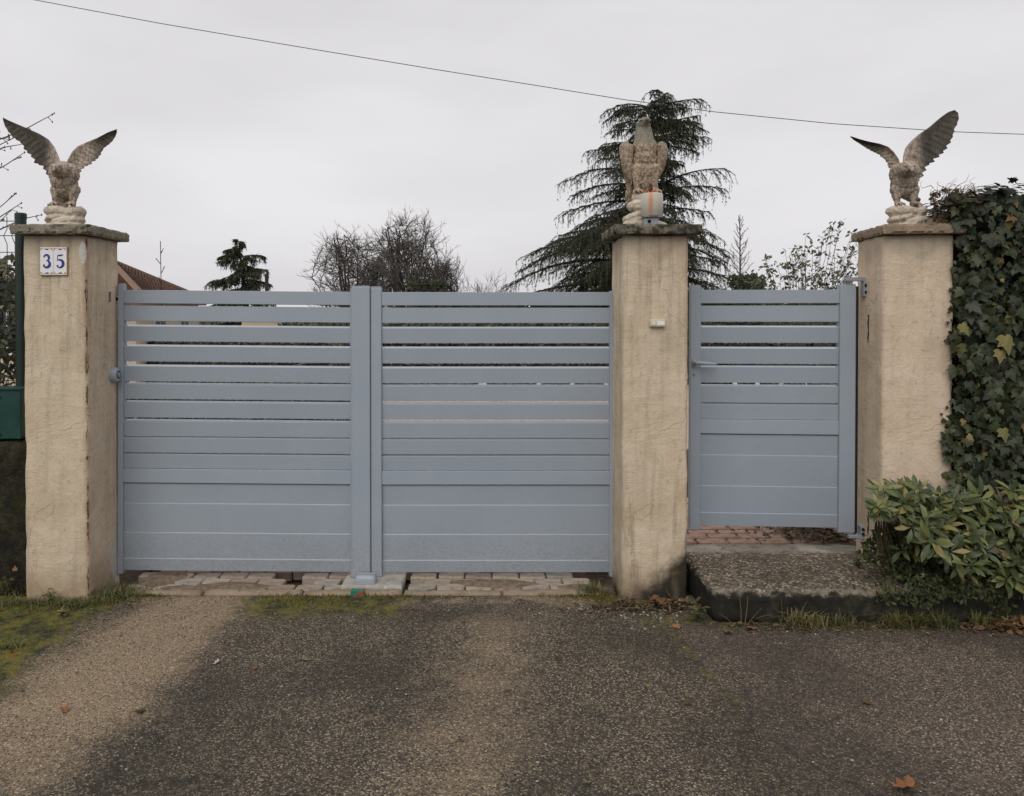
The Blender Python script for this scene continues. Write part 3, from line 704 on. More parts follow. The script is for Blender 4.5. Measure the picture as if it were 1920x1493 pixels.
# ================================================================== GATES
GY = 4.86
def prof(z0, z1, th=.028, ch=True, y0=0.0):
    if ch: return [(y0 + .006, z0 + .001), (y0 + .007, z0), (y0 + th, z0), (y0 + th, z1), (y0 + .001, z1 - .0105), (y0, z1 - .0115)]
    return [(y0, z0 + .002), (y0 + .002, z0), (y0 + th, z0), (y0 + th, z1), (y0 + .002, z1), (y0, z1 - .002)]
def leaf(name, label, x0, x1, rows, panels, loc, rot, zf, slat_w, extras):
    # rows: list of (kind, ytop, ybot) in the photograph's rows converted by zf
    t = thing(name, label, 'gate leaf' if 'drive' in name else 'garden gate', loc); t.rotation_euler = rot
    drops = []
    for kd, ya, yb in rows:
        z1, z0 = zf(ya), zf(yb)
        if kd == 'rail': MB().prism(prof(z0, z1, .040, False, -.006), x0, x1).build('rail', M['gate'], t)
        else:
            o = MB().prism(prof(z0, z1, .028, kd == 'slat'), x0, x1).build('slat', M['gate'], t)
            if kd == 'slat': o.data.materials.append(M['gate_wet']); o.data.polygons[3].material_index = 1
            n = int((x1 - x0) / .014)
            for i in range(n):
                if rnd.random() < .75: drops.append((x0 + (x1 - x0) * (i + rnd.random()) / n, rnd.uniform(.003, .012), z0 - .002, rnd.uniform(.0018, .0036)))
    for ya, yb in panels:
        z1, z0 = zf(ya), zf(yb)
        o = MB().prism([(.0125, z0), (.030, z0), (.030, z1 - .0008), (.0125, z1 - .0008), (.0045, z1 - .0062)], x0, x1).build('panel', M['gate'], t)
        o.data.materials.append(M['gate_wet']); o.data.polygons[3].material_index = 1
    MB().box(x0 + .002, x1 - .002, .0305, .034, zf(panels[-1][1]) + .004, zf(panels[0][0]) - .002).build('backing', M['gate'], t)
    TV, TF = oct_
    ms = [Matrix.Translation((x, y, z)) @ Matrix.Diagonal((r_, r_, r_ * 1.3, 1)) for x, y, z, r_ in drops]
    # beads standing on the chamfers and faces after the rain
    for kd, ya, yb in rows:
        z1, z0 = zf(ya), zf(yb)
        for i in range(int((x1 - x0) * 260)):
            x = rnd.uniform(x0, x1); r_ = rnd.uniform(.0008, .0022)
            if rnd.random() < .6: ms.append(Matrix.Translation((x, -.0003 if kd != 'rail' else -.0063, rnd.uniform(z0 + .004, z1 - .014))) @ Matrix.Diagonal((r_, r_ * .6, r_, 1)))
    for ya, yb in panels:
        for i in range(int((x1 - x0) * 420)):
            r_ = rnd.uniform(.0008, .0022); ms.append(Matrix.Translation((rnd.uniform(x0, x1), .0057, rnd.uniform(zf(yb) + .004, zf(ya) - .004))) @ Matrix.Diagonal((r_, r_ * .6, r_, 1)))
    dm = scatter('water_drops', TV, TF, ms); o = link('water_drops', dm, M['drop'], t); o['kind'] = 'stuff'
    return t
oct_ = ([(1, 0, 0), (0, 1, 0), (-1, 0, 0), (0, -1, 0), (0, 0, 1), (0, 0, -1)], [(0, 1, 4), (1, 2, 4), (2, 3, 4), (3, 0, 4), (1, 0, 5), (2, 1, 5), (3, 2, 5), (0, 3, 5)])
k = NT('water', .05, .5); k.b.inputs['Transmission Weight'].default_value = .6; k.b.inputs['IOR'].default_value = 1.33; M['drop'] = k.fin((.75, .78, .80))
gzf = lambda y: Z_(y, GY)
rows = [('rail', 548, 573), ('plain', 577.2, 606), ('slat', 612.8, 643.8), ('slat', 650.2, 681.7), ('slat', 687.8, 719), ('slat', 721.8, 752.2), ('slat', 755.6, 787),
        ('slat', 790.6, 821), ('slat', 822.2, 852.5), ('slat', 853.3, 882), ('rail', 883.0, 908.8)]
panels = [(909.6, 946.8), (946.8, 1001.9), (1001.9, 1050.6), (1050.6, 1074.2)]
# right leaf
xa, xb = X_(716, GY), X_(1143, GY)
RL = leaf('driveway_gate_leaf', 'right leaf of the blue grey slatted driveway gate beside the middle pillar', 0, xb - xa, rows, panels, (xa, GY, 0), (0, 0, 0), gzf, 0, None)
sw = X_(716, GY) - X_(695.5, GY)
MB().box(-sw + .0015, -.0006, -.014, .040, gzf(1081), gzf(540), .003).build('stile', M['gate'], RL)
MB().box(-sw + .002, -.003, -.010, .036, gzf(540), gzf(537.6), .002).build('stile_cap', M['grey_plastic'], RL)
MB().box(xb - xa + .0006, xb - xa + .040, -.012, .040, gzf(1081), gzf(546), .003).build('stile', M['gate'], RL)
# left leaf, sagging a touch towards the middle
xc_, xd_ = X_(229, GY), X_(657, GY)
rot_l = (0, R(.50), 0)
LL = leaf('driveway_gate_leaf', 'left leaf of the blue grey slatted driveway gate beside the numbered pillar', xc_ - xd_, 0, rows, panels, (xd_, GY, .0), rot_l, lambda y: gzf(y - .5), 0, None)
LL.location.x -= 0.0
MB().box(xc_ - xd_ - .034, xc_ - xd_ - .0006, -.014, .040, gzf(1079), gzf(538), .003).build('stile', M['gate'], LL)
MB().box(xc_ - xd_ - .032, xc_ - xd_ - .003, -.010, .036, gzf(538), gzf(535.6), .002).build('stile_cap', M['grey_plastic'], LL)
# straight meeting stile with a lapping cover strip
bw = X_(694.5, GY) - X_(657, GY)
cs = Matrix.Rotation(-R(.5), 4, 'Y')
for nm, mb_, mt in (('meeting_stile', MB().box(.0006, bw + .002, -.012, .040, gzf(1080), gzf(539.5), .003), 'gate'),
                    ('cover_strip', MB().box(bw * .10, bw, -.026, -.0125, gzf(1081.5), gzf(538.5), .003), 'gate'),
                    ('stile_cap', MB().box(.003, bw - .002, -.022, .034, gzf(538.4), gzf(536.4), .001), 'grey_plastic')):
    o = mb_.build(nm, M[mt], LL); o.rotation_euler = (0, -R(.5), 0)
# small gate
PY = 4.86
prow = [('rail', 544, 569), ('plain', 573.3, 603.7), ('slat', 610.6, 642.7), ('slat', 650.4, 682), ('slat', 685.6, 717.6), ('slat', 721, 754.4), ('slat', 755.1, 785.6), ('rail', 786.2, 812.6)]
ppan = [(813.6, 851.8), (851.8, 909.7), (909.7, 960.3), (960.3, 985.8)]
xe, xf = X_(1313.5, PY), X_(1573, 4.796) + .002
SG = leaf('garden_gate', 'small blue grey slatted pedestrian gate with lever handle above the step', 0, (xf - xe), prow, ppan, (xe, PY, 0), (0, 0, R(-4.0)), lambda y: Z_(y, PY), 0, None)
MB().box(-.068, -.0006, -.014, .044, Z_(993, PY), Z_(537, PY), .003).build('stile', M['gate'], SG)
MB().box(-.066, -.003, -.010, .040, Z_(537, PY), Z_(535, PY), .001).build('stile_cap', M['grey_plastic'], SG)
gw = xf - xe
MB().box(gw + .0006, gw + .100, -.018, .044, Z_(993, PY), Z_(536, PY), .004).build('stile', M['gate'], SG)
MB().box(gw + .003, gw + .098, -.014, .040, Z_(536, PY), Z_(534, PY), .001).build('stile_cap', M['grey_plastic'], SG)
MB().box(gw + .1005, gw + .117, -.012, .036, Z_(993, PY), Z_(538, PY), .002).build('black_strip', M['black_strip_mat'], SG)  # plain black strip along the outer edge of the right stile
hz = Z_(681, PY); hx = X_(1300, PY) - xe
h = MB(); h.ball((hx, -.020, hz), (.014, .010, .032), None, 14, 10); hb = h.build('handle', M['grey_plastic'], SG, smooth=True)
h = MB(); h.tube([(hx, -.022, hz + .004), (hx, -.052, hz + .006), (hx + .012, -.060, hz + .006), (hx + .09, -.056, hz), (hx + .128, -.052, hz - .003), (hx + .140, -.050, hz - .004)], [.012, .012, .0135, .0115, .008, .003], 10)
h.build('lever', M['grey_plastic'], hb, smooth=True)
h = MB(); h.tube([(hx, -.0142, hz - .072), (hx, -.020, hz - .072)], .0085, 14); lk = h.build('lock', M['alu'], SG)
MB().box(hx - .0016, hx + .0016, -.0215, -.0202, hz - .084, hz - .068).build('keyhole', M['black'], lk)
# hinges (carried by the gate)
def hinge(zc, s):
    h = MB(); h.box(gw + .030, gw + .150, -.034, .006, zc - .006, zc + .020, .003); o = h.build('hinge', M['alu'], SG)
    MB().box(gw + .138, gw + .164, -.040, .014, zc - .085 * s - .02, zc + .0205, .003).build('hinge_plate', M['alu'], o)
    for q in (.022, .065): MB().tube([(gw + .150, -.048, zc - q * s - .012), (gw + .150, -.038, zc - q * s - .012)], .010, 8).build('bolt', M['black'], o)
hinge(Z_(527, PY), 1)
h = MB(); zc = Z_(1000, PY); h.box(gw + .060, gw + .150, -.030, .006, zc - .008, zc + .012, .003); o = h.build('hinge', M['alu'], SG)
MB().box(gw + .130, gw + .155, -.036, .014, zc - .01, zc + .075, .003).build('hinge_plate', M['alu'], o)
for q in (.025, .055): MB().tube([(gw + .142, -.044, zc + q), (gw + .142, -.035, zc + q)], .009, 8).build('bolt', M['black'], o)
# gate stop on its pad
p0, p1 = gnd(640, 1101), gnd(754, 1101)
M['pad'] = concrete_mat('pad_concrete', (.33, .31, .27), (.16, .14, .11), .6)
mb = MB(); grid_box(mb, p0.x, p1.x, 4.70, 4.97, -.07, .012, .02, .003, 12, .002, 4.4, .01)
tag(mb.build('concrete_pad', M['pad'], smooth=True), 'pale concrete slab under the meeting point of the driveway gate', 'concrete slab')
gs = thing('gate_stop', 'grey rounded plastic gate stop on the pale concrete slab', 'gate stop', (X_(685, 4.76), 4.765, .012))
mb = MB(); n = 20
vs = []; fs = []
for (sx, z_) in ((1.0, 0), (1.0, .022), (.93, .040), (.78, .050)):
    for i in range(n):
        a = 2 * math.pi * i / n; ca, sa = math.cos(a), math.sin(a); e_ = .45
        vs.append((.068 * sx * math.copysign(abs(ca) ** e_, ca), .045 * sx * math.copysign(abs(sa) ** e_, sa), z_))
for r_ in range(3):
    for i in range(n): fs.append((r_ * n + i, r_ * n + (i + 1) % n, (r_ + 1) * n + (i + 1) % n, (r_ + 1) * n + i))
fs.append(tuple(range(3 * n, 4 * n)))
mb.add(vs, fs).build('cover', M['grey_plastic'], gs, smooth=True)
MB().box(-.058, .058, .0, .012, .051, .056, .001).build('stop_lip', M['grey_plastic'], gs)
mk = gnd(670, 1120)
tag(MB().box(-.042, .042, -.02, .02, -.03, .032, .004).build('drain_box', M['marker'], None, (mk.x, 4.562, .008)), 'small green and red painted box sunk in front of the gate stop', 'drain box')

# ================================================================== EAGLES
dg = None
def remesh(mb, vox, name):
    me = mb.mesh(name + '_src'); o = bpy.data.objects.new('tmp', me); COL.objects.link(o)
    m_ = o.modifiers.new('r', 'REMESH'); m_.mode = 'VOXEL'; m_.voxel_size = vox; m_.use_smooth_shade = True
    s_ = o.modifiers.new('s', 'SMOOTH'); s_.factor = .6; s_.iterations = 3
    d = bpy.context.evaluated_depsgraph_get(); d.update(); out = bpy.data.meshes.new_from_object(o.evaluated_get(d)); out.name = name
    bpy.data.objects.remove(o); bpy.data.meshes.remove(me); return out
def carve(me, zlo, zhi, amp=.0048, cell=.0125):
    me.update(); nrm = [v_.normal.copy() for v_ in me.vertices]
    for v_, n_ in zip(me.vertices, nrm):
        p = v_.co
        if zlo < p.z < zhi:
            q_ = Vector((p.x / cell + .4 * mnoise.noise(p * 30), p.y / cell, p.z / cell * .50)); d0 = mnoise.voronoi(q_)[0]
            v_.co = p + n_ * (amp * (.5 - min(1.0, d0[0])) + amp * .7 * min(.3, d0[1] - d0[0])) + n_ * .002 * mnoise.noise(p * 110)
        else: v_.co = p + n_ * .0022 * mnoise.noise(p * 80)
def caps(mb, p0, p1, r0, r1, n=5):
    p0, p1 = Vector(p0), Vector(p1)
    for i in range(n): t = i / (n - 1); mb.ball(p0.lerp(p1, t), r0 + (r1 - r0) * t, None, 12, 8)
def resample(pts, n):
    P = np.array(pts, float); d = np.r_[0, np.cumsum(np.hypot(*np.diff(P, axis=0).T))]; t = np.linspace(0, d[-1], n)
    Q = np.c_[np.interp(t, d, P[:, 0]), np.interp(t, d, P[:, 1])]
    for _ in range(3): Q[1:-1] = (Q[:-2] + 2 * Q[1:-1] + Q[2:]) / 4
    return Q
def wing_mesh(lead, trail, dep, nf=13, th=.026, N=96, S=18, camber=.02, root=None):
    Lc, Tc = resample(lead, N), resample(trail, N); fr = []; bk = []
    for i in range(N):
        t = i / (N - 1)
        for j in range(S):
            s_ = j / (S - 1)
            q = t * nf - s_ * 1.1; fq = q - math.floor(q)
            ext = 1 + (.13 * (fq - .5) + .09 * mnoise.noise(Vector((math.floor(q) * 1.7, 3, 0)))) * s_ ** 4 * (1 - t * .45)
            x, z = Lc[i] + (Tc[i] - Lc[i]) * s_ * ext
            y = dep(t) + camber * math.sin(math.pi * s_ * .9) + .012 * s_
            thick = (th * (1 - t * .55)) * ((1 - s_) ** .7 * .8 + .2) * min(1, .45 + s_ * 8) * (.35 + .65 * min(1, (1 - t) * 12))
            rid = .0052 * (fq - .5) * (1 if s_ > .34 else 0)
            if s_ <= .34:
                rw_ = s_ * 9 + .0; rid = .0022 * ((t * nf * 2.3 + (.5 if int(rw_) % 2 else 0)) % 1 - .5) + .0015 * ((rw_ % 1) - .5)
            if root:
                kx = 1 + y / root[1]; x = (root[0] + x) * kx - root[0]; z = (root[2] + z - EYE) * kx - root[2] + EYE
            fr.append((x, y - thick / 2 + rid, z)); bk.append((x, y + thick / 2 - rid, z))
    mb = MB(); n0 = N * S; fs = []
    I = lambda i, j: i * S + j
    for i in range(N - 1):
        for j in range(S - 1):
            fs.append((I(i, j), I(i + 1, j), I(i + 1, j + 1), I(i, j + 1))); fs.append((n0 + I(i, j), n0 + I(i, j + 1), n0 + I(i + 1, j + 1), n0 + I(i + 1, j)))
        fs.append((I(i, 0), n0 + I(i, 0), n0 + I(i + 1, 0), I(i + 1, 0))); fs.append((I(i, S - 1), I(i + 1, S - 1), n0 + I(i + 1, S - 1), n0 + I(i, S - 1)))
    for j in range(S - 1):
        fs.append((I(0, j), I(0, j + 1), n0 + I(0, j + 1), n0 + I(0, j))); fs.append((I(N - 1, j), n0 + I(N - 1, j), n0 + I(N - 1, j + 1), I(N - 1, j + 1)))
    return mb.add(fr + bk, fs)
def rock(par, slabs, seed):
    # one carved rock: tilted irregular slabs fused together
    r_ = random.Random(seed); mb = MB()
    for (cx, cy, cz, rx, ry, rz_, tilt) in slabs:
        rot = Matrix.Rotation(R(tilt), 3, 'Y') @ Matrix.Rotation(R(r_.uniform(-8, 8)), 3, 'X') @ Matrix.Rotation(r_.uniform(0, 3), 3, 'Z')
        vs = []; fs = []; n = 9
        for l, (s_, z_) in enumerate(((.82, -1), (1, -.3), (.97, .45), (.72, 1))):
            for i in range(n):
                a = 2 * math.pi * i / n; w_ = s_ * (1 + .13 * mnoise.noise(Vector((math.cos(a) * 2 + seed, math.sin(a) * 2, cx * 40 + cz * 30 + l * .3))))
                v_ = Vector((math.cos(a) * w_ , math.sin(a) * w_, z_)); v_ = rot @ v_ if False else v_
                p = Matrix.Rotation(R(tilt), 3, 'Y') @ Vector((v_.x * rx, v_.y * ry, v_.z * rz_)); vs.append((cx + p.x, cy + p.y, cz + p.z))
        for l in range(3):
            for i in range(n): fs.append((l * n + i, l * n + (i + 1) % n, (l + 1) * n + (i + 1) % n, (l + 1) * n + i))
        fs += [tuple(range(n))[::-1], tuple(range(3 * n, 4 * n))]; mb.add(vs, fs)
    me = remesh(mb, .0045, 'rock_base')
    for v_ in me.vertices: v_.co += v_.normal * (.004 * mnoise.noise(v_.co * 45) + .002 * mnoise.noise(v_.co * 130))
    return link('rock_base', me, M['rock'], par)
def foot(mb, x, y, z, s=1):
    mb.ball((x, y, z + .012), (.016, .018, .014))
    for a in (-35, 0, 35):
        dx, dy = math.sin(R(a)), -math.cos(R(a))
        mb.tube([(x, y, z + .014), (x + dx * .025, y + dy * .025, z + .017), (x + dx * .044, y + dy * .044, z + .006), (x + dx * .050, y + dy * .052, z - .008)], [.009, .0085, .007, .003], 7)
    mb.tube([(x, y, z + .012), (x, y + .03, z + .004)], [.008, .005], 6)

def eagle_spread(loc, label, cx, by, leadL, trailL, leadR, trailR, bodyf, dl, dr, K=.000804):
    P = lambda u, v_: ((u - cx) * K, (by - v_) * K + .022)
    t = thing('eagle_statue', label, 'eagle statue', loc, 0, None)
    mb = MB(); bodyf(mb, P)
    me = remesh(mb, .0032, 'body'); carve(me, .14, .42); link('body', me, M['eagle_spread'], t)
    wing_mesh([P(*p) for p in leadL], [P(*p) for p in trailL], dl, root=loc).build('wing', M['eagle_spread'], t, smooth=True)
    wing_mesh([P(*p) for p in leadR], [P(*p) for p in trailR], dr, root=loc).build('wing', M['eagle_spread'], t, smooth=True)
    return t
def body1(mb, P, hx=540, turn=0.0, tail=(400, 700), lx=(452, 585), c0=510):
    q = lambda u, y, v_: (P(u, v_)[0], y, P(u, v_)[1])
    mb.ball(q(c0, .0, 520), (.092, .075, .072)); mb.ball(q(c0, -.005, 570), (.080, .068, .070)); mb.ball(q(c0 + 2, .01, 635), (.066, .058, .055))
    mb.ball(q(c0 - 62, -.005, 500), (.040, .045, .050)); mb.ball(q(c0 + 62, -.005, 500), (.040, .045, .050))
    mb.ball(q(c0, .04, 600), (.06, .06, .08))
    # neck thrown forward, head hanging, hooked beak down
    caps(mb, q(c0 + 4, -.025, 500), q(hx, -.085, 502), .062, .047)
    mb.ball(q(hx, -.108, 500), (.038, .040, .034)); mb.ball(q(hx - 24, -.125, 488), (.015, .022, .009)); mb.ball(q(hx + 24, -.125, 488), (.015, .022, .009))
    mb.tube([q(hx, -.132, 504), q(hx, -.156, 512), q(hx, -.162, 532), q(hx, -.152, 546)], [.016, .014, .009, .003], 8)
    # thighs, shanks, feet
    for x in lx:
        caps(mb, q(x, .0, 640), q(x - 2, -.008, 712), .037, .021); caps(mb, q(x - 2, -.008, 712), q(x, -.012, 758), .0185, .016, 4)
        foot(mb, *q(x, -.014, 770))
    # tail fan behind
    for a in (-1.5, -.5, .5, 1.5):
        mb.tube([q(c0 + a * 12, .07, 640), q(tail[0] + (a + 1.5) * 14, .115, tail[1]), q(tail[0] + (a + 1.5) * 15 - 6, .125, 755)], [.022, .018, .010], 8)
rock1 = lambda c: [(c - .022, .0, .103, .098, .085, .032, 6), (c + .052, .005, .098, .072, .08, .030, -14), (c - .03, .0, .065, .088, .085, .022, -10), (c + .02, 0, .040, .100, .095, .028, -12), (c - .008, 0, .012, .120, .10, .018, 0), (c + .055, 0, .020, .065, .08, .025, 12)]
E1 = eagle_spread((X_(123.5, 4.68), 4.68, CAPZ), 'stone eagle with both wings raised evenly on the numbered left pillar', 512, 912,
    [(485, 450), (462, 375), (432, 305), (385, 245), (320, 205), (240, 168), (150, 130), (80, 100), (36, 78)],
    [(402, 545), (372, 500), (345, 462), (285, 425), (258, 378), (205, 325), (180, 278), (120, 235), (80, 190), (50, 140), (40, 105)],
    [(522, 450), (545, 400), (575, 345), (620, 302), (690, 270), (770, 238), (850, 195), (922, 168)],
    [(618, 520), (640, 480), (700, 445), (765, 400), (800, 352), (818, 315), (880, 268), (910, 225), (920, 195)],
    lambda mb, P: body1(mb, P), lambda t: .02 + .16 * t ** 1.3, lambda t: .02 + .20 * t ** 1.3)
rock(E1, rock1(-.0), 1)
E3 = eagle_spread((X_(1697.5, 4.68), 4.68, CAPZ), 'stone eagle with one broad wing raised beside the ivy on the right pillar', 570, 942,
    [(522, 480), (500, 425), (465, 375), (420, 335), (355, 312), (270, 295), (195, 275), (130, 252)],
    [(432, 500), (425, 465), (385, 420), (350, 393), (265, 352), (205, 312), (160, 285), (134, 262)],
    [(540, 480), (546, 400), (560, 345), (595, 300), (650, 248), (745, 182), (825, 112), (890, 65), (938, 50)],
    [(662, 592), (692, 545), (738, 475), (790, 432), (835, 395), (868, 355), (905, 305), (922, 262), (935, 205), (958, 158), (972, 110), (965, 72)],
    lambda mb, P: body1(mb, lambda u, v_: P(u, v_ + 28), 500, 0, (700, 700), (490, 618), 552), lambda t: .01 + .02 * t, lambda t: .02 + .18 * t ** 1.3)
rock(E3, rock1(.0), 2)
# upright eagle with folded wings
KU = .000692
U = lambda u, y, v_: ((u - 515) * KU, y, (1165 - v_) * KU + .022)
E2 = thing('eagle_statue', 'upright stone eagle with folded wings standing on the middle pillar', 'eagle statue', (X_(1207, 4.68), 4.68, CAPZ))
mb = MB()
mb.ball(U(505, -.01, 262), (.045, .052, .040)); mb.ball(U(505, .0, 300), (.048, .050, .05)); caps(mb, U(506, .0, 310), U(515, .0, 440), .050, .068, 6)
mb.ball(U(520, -.005, 470), (.080, .066, .070)); mb.ball(U(520, -.004, 560), (.074, .064, .080)); mb.ball(U(522, .0, 660), (.070, .058, .080)); mb.ball(U(522, .01, 750), (.060, .05, .070)); mb.ball(U(525, .02, 815), (.045, .04, .04))
mb.tube([U(510, -.040, 258), U(513, -.072, 244), U(515, -.096, 240), U(515, -.106, 252), U(515, -.104, 266)], [.027, .019, .012, .008, .002], 8)
for s_ in (-1, 1): mb.ball(U(508 + s_ * 34, -.046, 240), (.013, .022, .006))
for (x, z0) in ((442, 0), (600, 0)):
    caps(mb, U(x, -.012, 660), U(x, -.018, 770), .034, .023, 5); caps(mb, U(x, -.018, 770), U(x + (2 if x < 500 else 10), -.022, 860), .022, .017, 5)
    foot(mb, *U(x + (2 if x < 500 else 10), -.024, 885))
for a in range(4): mb.tube([U(430 + a * 30, .07, 760), U(405 + a * 26, .10, 860), U(400 + a * 24, .11, 950)], [.022, .022, .012], 8)
eyes = [U(508 + q * 44, -.042, 254) for q in (-1, 1)]
me = remesh(mb, .0034, 'body'); carve(me, .17, .52, .0055, .0145); link('body', me, M['eagle_up'], E2)
for s_ in (-1, 1):
    ax = 515 + s_ * (515 - 365)
    ou = [(515 + s_ * q, v_) for q, v_ in ((112, 445), (150, 425), (185, 440), (205, 490), (212, 540), (200, 620), (180, 680), (150, 720), (118, 765), (110, 800))]
    inn = [(515 + s_ * q, v_) for q, v_ in ((96, 470), (98, 500), (100, 540), (100, 580), (98, 620), (96, 660), (95, 700), (94, 740), (96, 775), (104, 805))]
    P2 = lambda p: (U(p[0], 0, p[1])[0], U(p[0], 0, p[1])[2])
    # folded wing: shell wrapping backwards
    wm = wing_mesh([P2(p) for p in inn], [P2(p) for p in ou], lambda t: -.004 + .05 * t, 9, .05, 70, 14, -.028)
    wm.build('wing', M['eagle_up'], E2, smooth=True)
    mb = MB()
    for i in range(7):
        t_ = i / 6; mb.ball(U(515 + s_ * (165 - 62 * t_), .030 + .07 * t_, 480 + 340 * t_), (.040 - .022 * t_, .040 - .018 * t_, .055), None, 12, 8)
    me = remesh(mb, .005, 'wing_back'); carve(me, 0, 1, .003, .022); link('wing_back', me, M['eagle_up'], E2)
for ev in eyes: MB().ball(ev, (.0055, .007, .0055), None, 8, 6).build('eye', M['black'], E2, smooth=True)
rock(E2, [(-.010, .0, .185, .078, .07, .024, 8), (-.035, .0, .150, .078, .075, .024, -10), (-.01, 0, .118, .10, .085, .022, 12), (-.025, 0, .085, .11, .09, .022, -14), (-.01, 0, .055, .122, .095, .020, -10), (0, 0, .018, .150, .11, .024, 0), (.03, 0, .125, .07, .07, .06, 0), (-.05, .01, .035, .10, .09, .02, -16)], 3)
# flashing beacon in front of it
bx = X_(1222, 4.50)
BC = thing('gate_beacon', 'white cylindrical warning beacon with orange stain on the middle pillar cap', 'beacon', (bx, 4.51, CAPZ - .004))
BH = .052
mb = MB(); n = 28; vs = []; fs = []
rings = [(.060, BH + .0), (.0655, BH + .004), (.0655, BH + .132), (.062, BH + .139), (.048, BH + .143)]
for r_, z_ in rings:
    for i in range(n): a = 2 * math.pi * i / n; vs.append((r_ * math.cos(a), r_ * math.sin(a), z_ - BH))
for q in range(len(rings) - 1):
    for i in range(n): fs.append((q * n + i, q * n + (i + 1) % n, (q + 1) * n + (i + 1) % n, (q + 1) * n + i))
fs += [tuple(range(n))[::-1], tuple(range((len(rings) - 1) * n, len(rings) * n))]
o = mb.add(vs, fs).build('lens_cover', M['beacon'], BC, (0, 0, BH), smooth=True)
MB().box(-.050, .034, -.040, .035, .0, BH - .006, .004).build('bracket', M['alu'], BC)
MB().box(-.056, .056, -.056, .056, BH - .0055, BH - .0005, .002).build('base_plate', M['alu'], BC)
MB().tube([(-.024, -.0405, .022), (-.024, -.044, .022)], .0105, 14).build('bolt', M['black'], BC)
mb = MB()
for i in range(9):
    a = rnd.uniform(0, 6.28); mb.tube([(-.012, -.02, BH + .143), (-.012 + .02 * math.cos(a), -.02 + .014 * math.sin(a), BH + .153 + rnd.uniform(0, .008)), (-.012 + .042 * math.cos(a), -.02 + .03 * math.sin(a), BH + .146)], .0016, 4)
M['orange'] = simple('orange_tie', (.50, .13, .06), .7, .3, 30); mb.build('orange_string', M['orange'], BC)

# ================================================================== LEFT EDGE: fence, wall, box
FY = 4.80
oldw = MB(); grid_box(oldw, -7.0, -2.775, 4.70, 4.93, -.1, .92, .035, .022, 9, .0, 5.5, .03)
tag(oldw.build('garden_wall', M['oldwall'], smooth=True), 'dark mossy low wall at the left edge under the green fence', 'garden wall')
fe = thing('mesh_fence', 'dark green welded mesh fence left of the numbered pillar', 'fence', (-2.96, FY + .1, .92))
x41 = X_(41, 4.87); pz = Z_(402, 4.87)
MB().tube([(x41 + 2.96, -.03, -.9), (x41 + 2.96, -.03, pz - .92)], .0335, 18).build('post', M['green_metal'], fe)
MB().tube([(x41 + 2.96, -.03, pz - .92 - .03), (x41 + 2.96, -.03, pz - .92 + .002), (x41 + 2.96, -.03, pz - .92 + .008)], [.036, .036, .030], 18).build('post_cap', M['green_metal'], fe)
wx0 = x41 + 2.96 - .035; wtop = Z_(415, 4.9) - .92
def bend(z_):   # pressed v folds
    for c_ in (wtop - .10, .75, .12):
        d_ = abs(z_ - c_)
        if d_ < .05: return -.035 * (1 - d_ / .05)
    return 0
i = 0
while i < 44:
    x = wx0 - .022 - i * .052
    zs = sorted(set([.03, wtop + .03] + [c_ + q for c_ in (wtop - .10, .75, .12) for q in (-.05, 0, .05)]))
    MB().tube([(x, bend(z_), z_) for z_ in zs], .0026, 5).build('wire', M['green_metal'], fe); i += 1
z_ = .06
while z_ < wtop:
    MB().tube([(wx0, bend(z_) - .005, z_), (wx0 - 2.3, bend(z_) - .005, z_)], .0028, 5).build('wire', M['green_metal'], fe); z_ += .105
MB().tube([(wx0, -.005, wtop), (wx0 - 2.3, -.005, wtop)], .0028, 5).build('wire', M['green_metal'], fe)
MB().tube([(wx0 - 2.33, -.03, -.02), (wx0 - 2.33, -.03, pz - .92)], .0335, 12).build('post', M['green_metal'], fe)
gb = thing('green_box', 'teal green metal box on the mossy wall behind the mesh fence', 'metal box', (X_(0, 4.78), 4.76, .935))
zt = Z_(730, 4.75) - .935
MB().box(-.40, X_(42, 4.75) - X_(0, 4.78), -.03, .10, 0, zt, .005).build('box_body', M['green_box'], gb)
MB().box(.012, .020, -.038, -.031, .01, zt - .01, .002).build('box_flange', M['green_box'], gb)
MB().box(-.41, X_(42, 4.75) - X_(0, 4.78) + .006, -.042, .105, zt - .002, zt + .010, .002).build('lid', M['green_box'], gb)
for zz in (.03, zt - .05): MB().tube([(.030, -.031, zz), (.030, -.037, zz)], .007, 8).build('bolt', M['green_metal'], gb)

# ================================================================== LEAF TEMPLATES
def leaf_ivy():
    o = [(0, 0, 0), (.16, -.10, .02), (.34, -.06, .0), (.50, .10, -.09), (.36, .24, -.03), (.52, .52, -.12), (.27, .52, -.02), (.12, .82, -.04), (0, 1.05, -.12)]
    L_ = [(-x, y, z) for x, y, z in o[1:-1]][::-1]
    ring = o + L_; c = (0, .33, .05)
    return ring + [c], [(len(ring), i, (i + 1) % len(ring)) for i in range(len(ring))]
def leaf_oval(fold=.12, curl=.18):
    pts = [(0, 0)]; n = 4
    prof_ = [(.22, .12), (.50, .235), (.78, .17)]
    vs = [(0, 0, 0)]
    for y, h in prof_: vs += [(-h, y, fold * h - curl * y * y), (0, y, -curl * y * y), (h, y, fold * h - curl * y * y)]
    vs.append((0, 1, -curl))
    fs = [(0, 2, 1), (0, 3, 2)]
    for k_ in (1, 4): fs += [(k_, k_ + 1, k_ + 4), (k_, k_ + 4, k_ + 3), (k_ + 1, k_ + 2, k_ + 5), (k_ + 1, k_ + 5, k_ + 4)]
    fs += [(7, 8, 10), (8, 9, 10)]
    return vs, fs
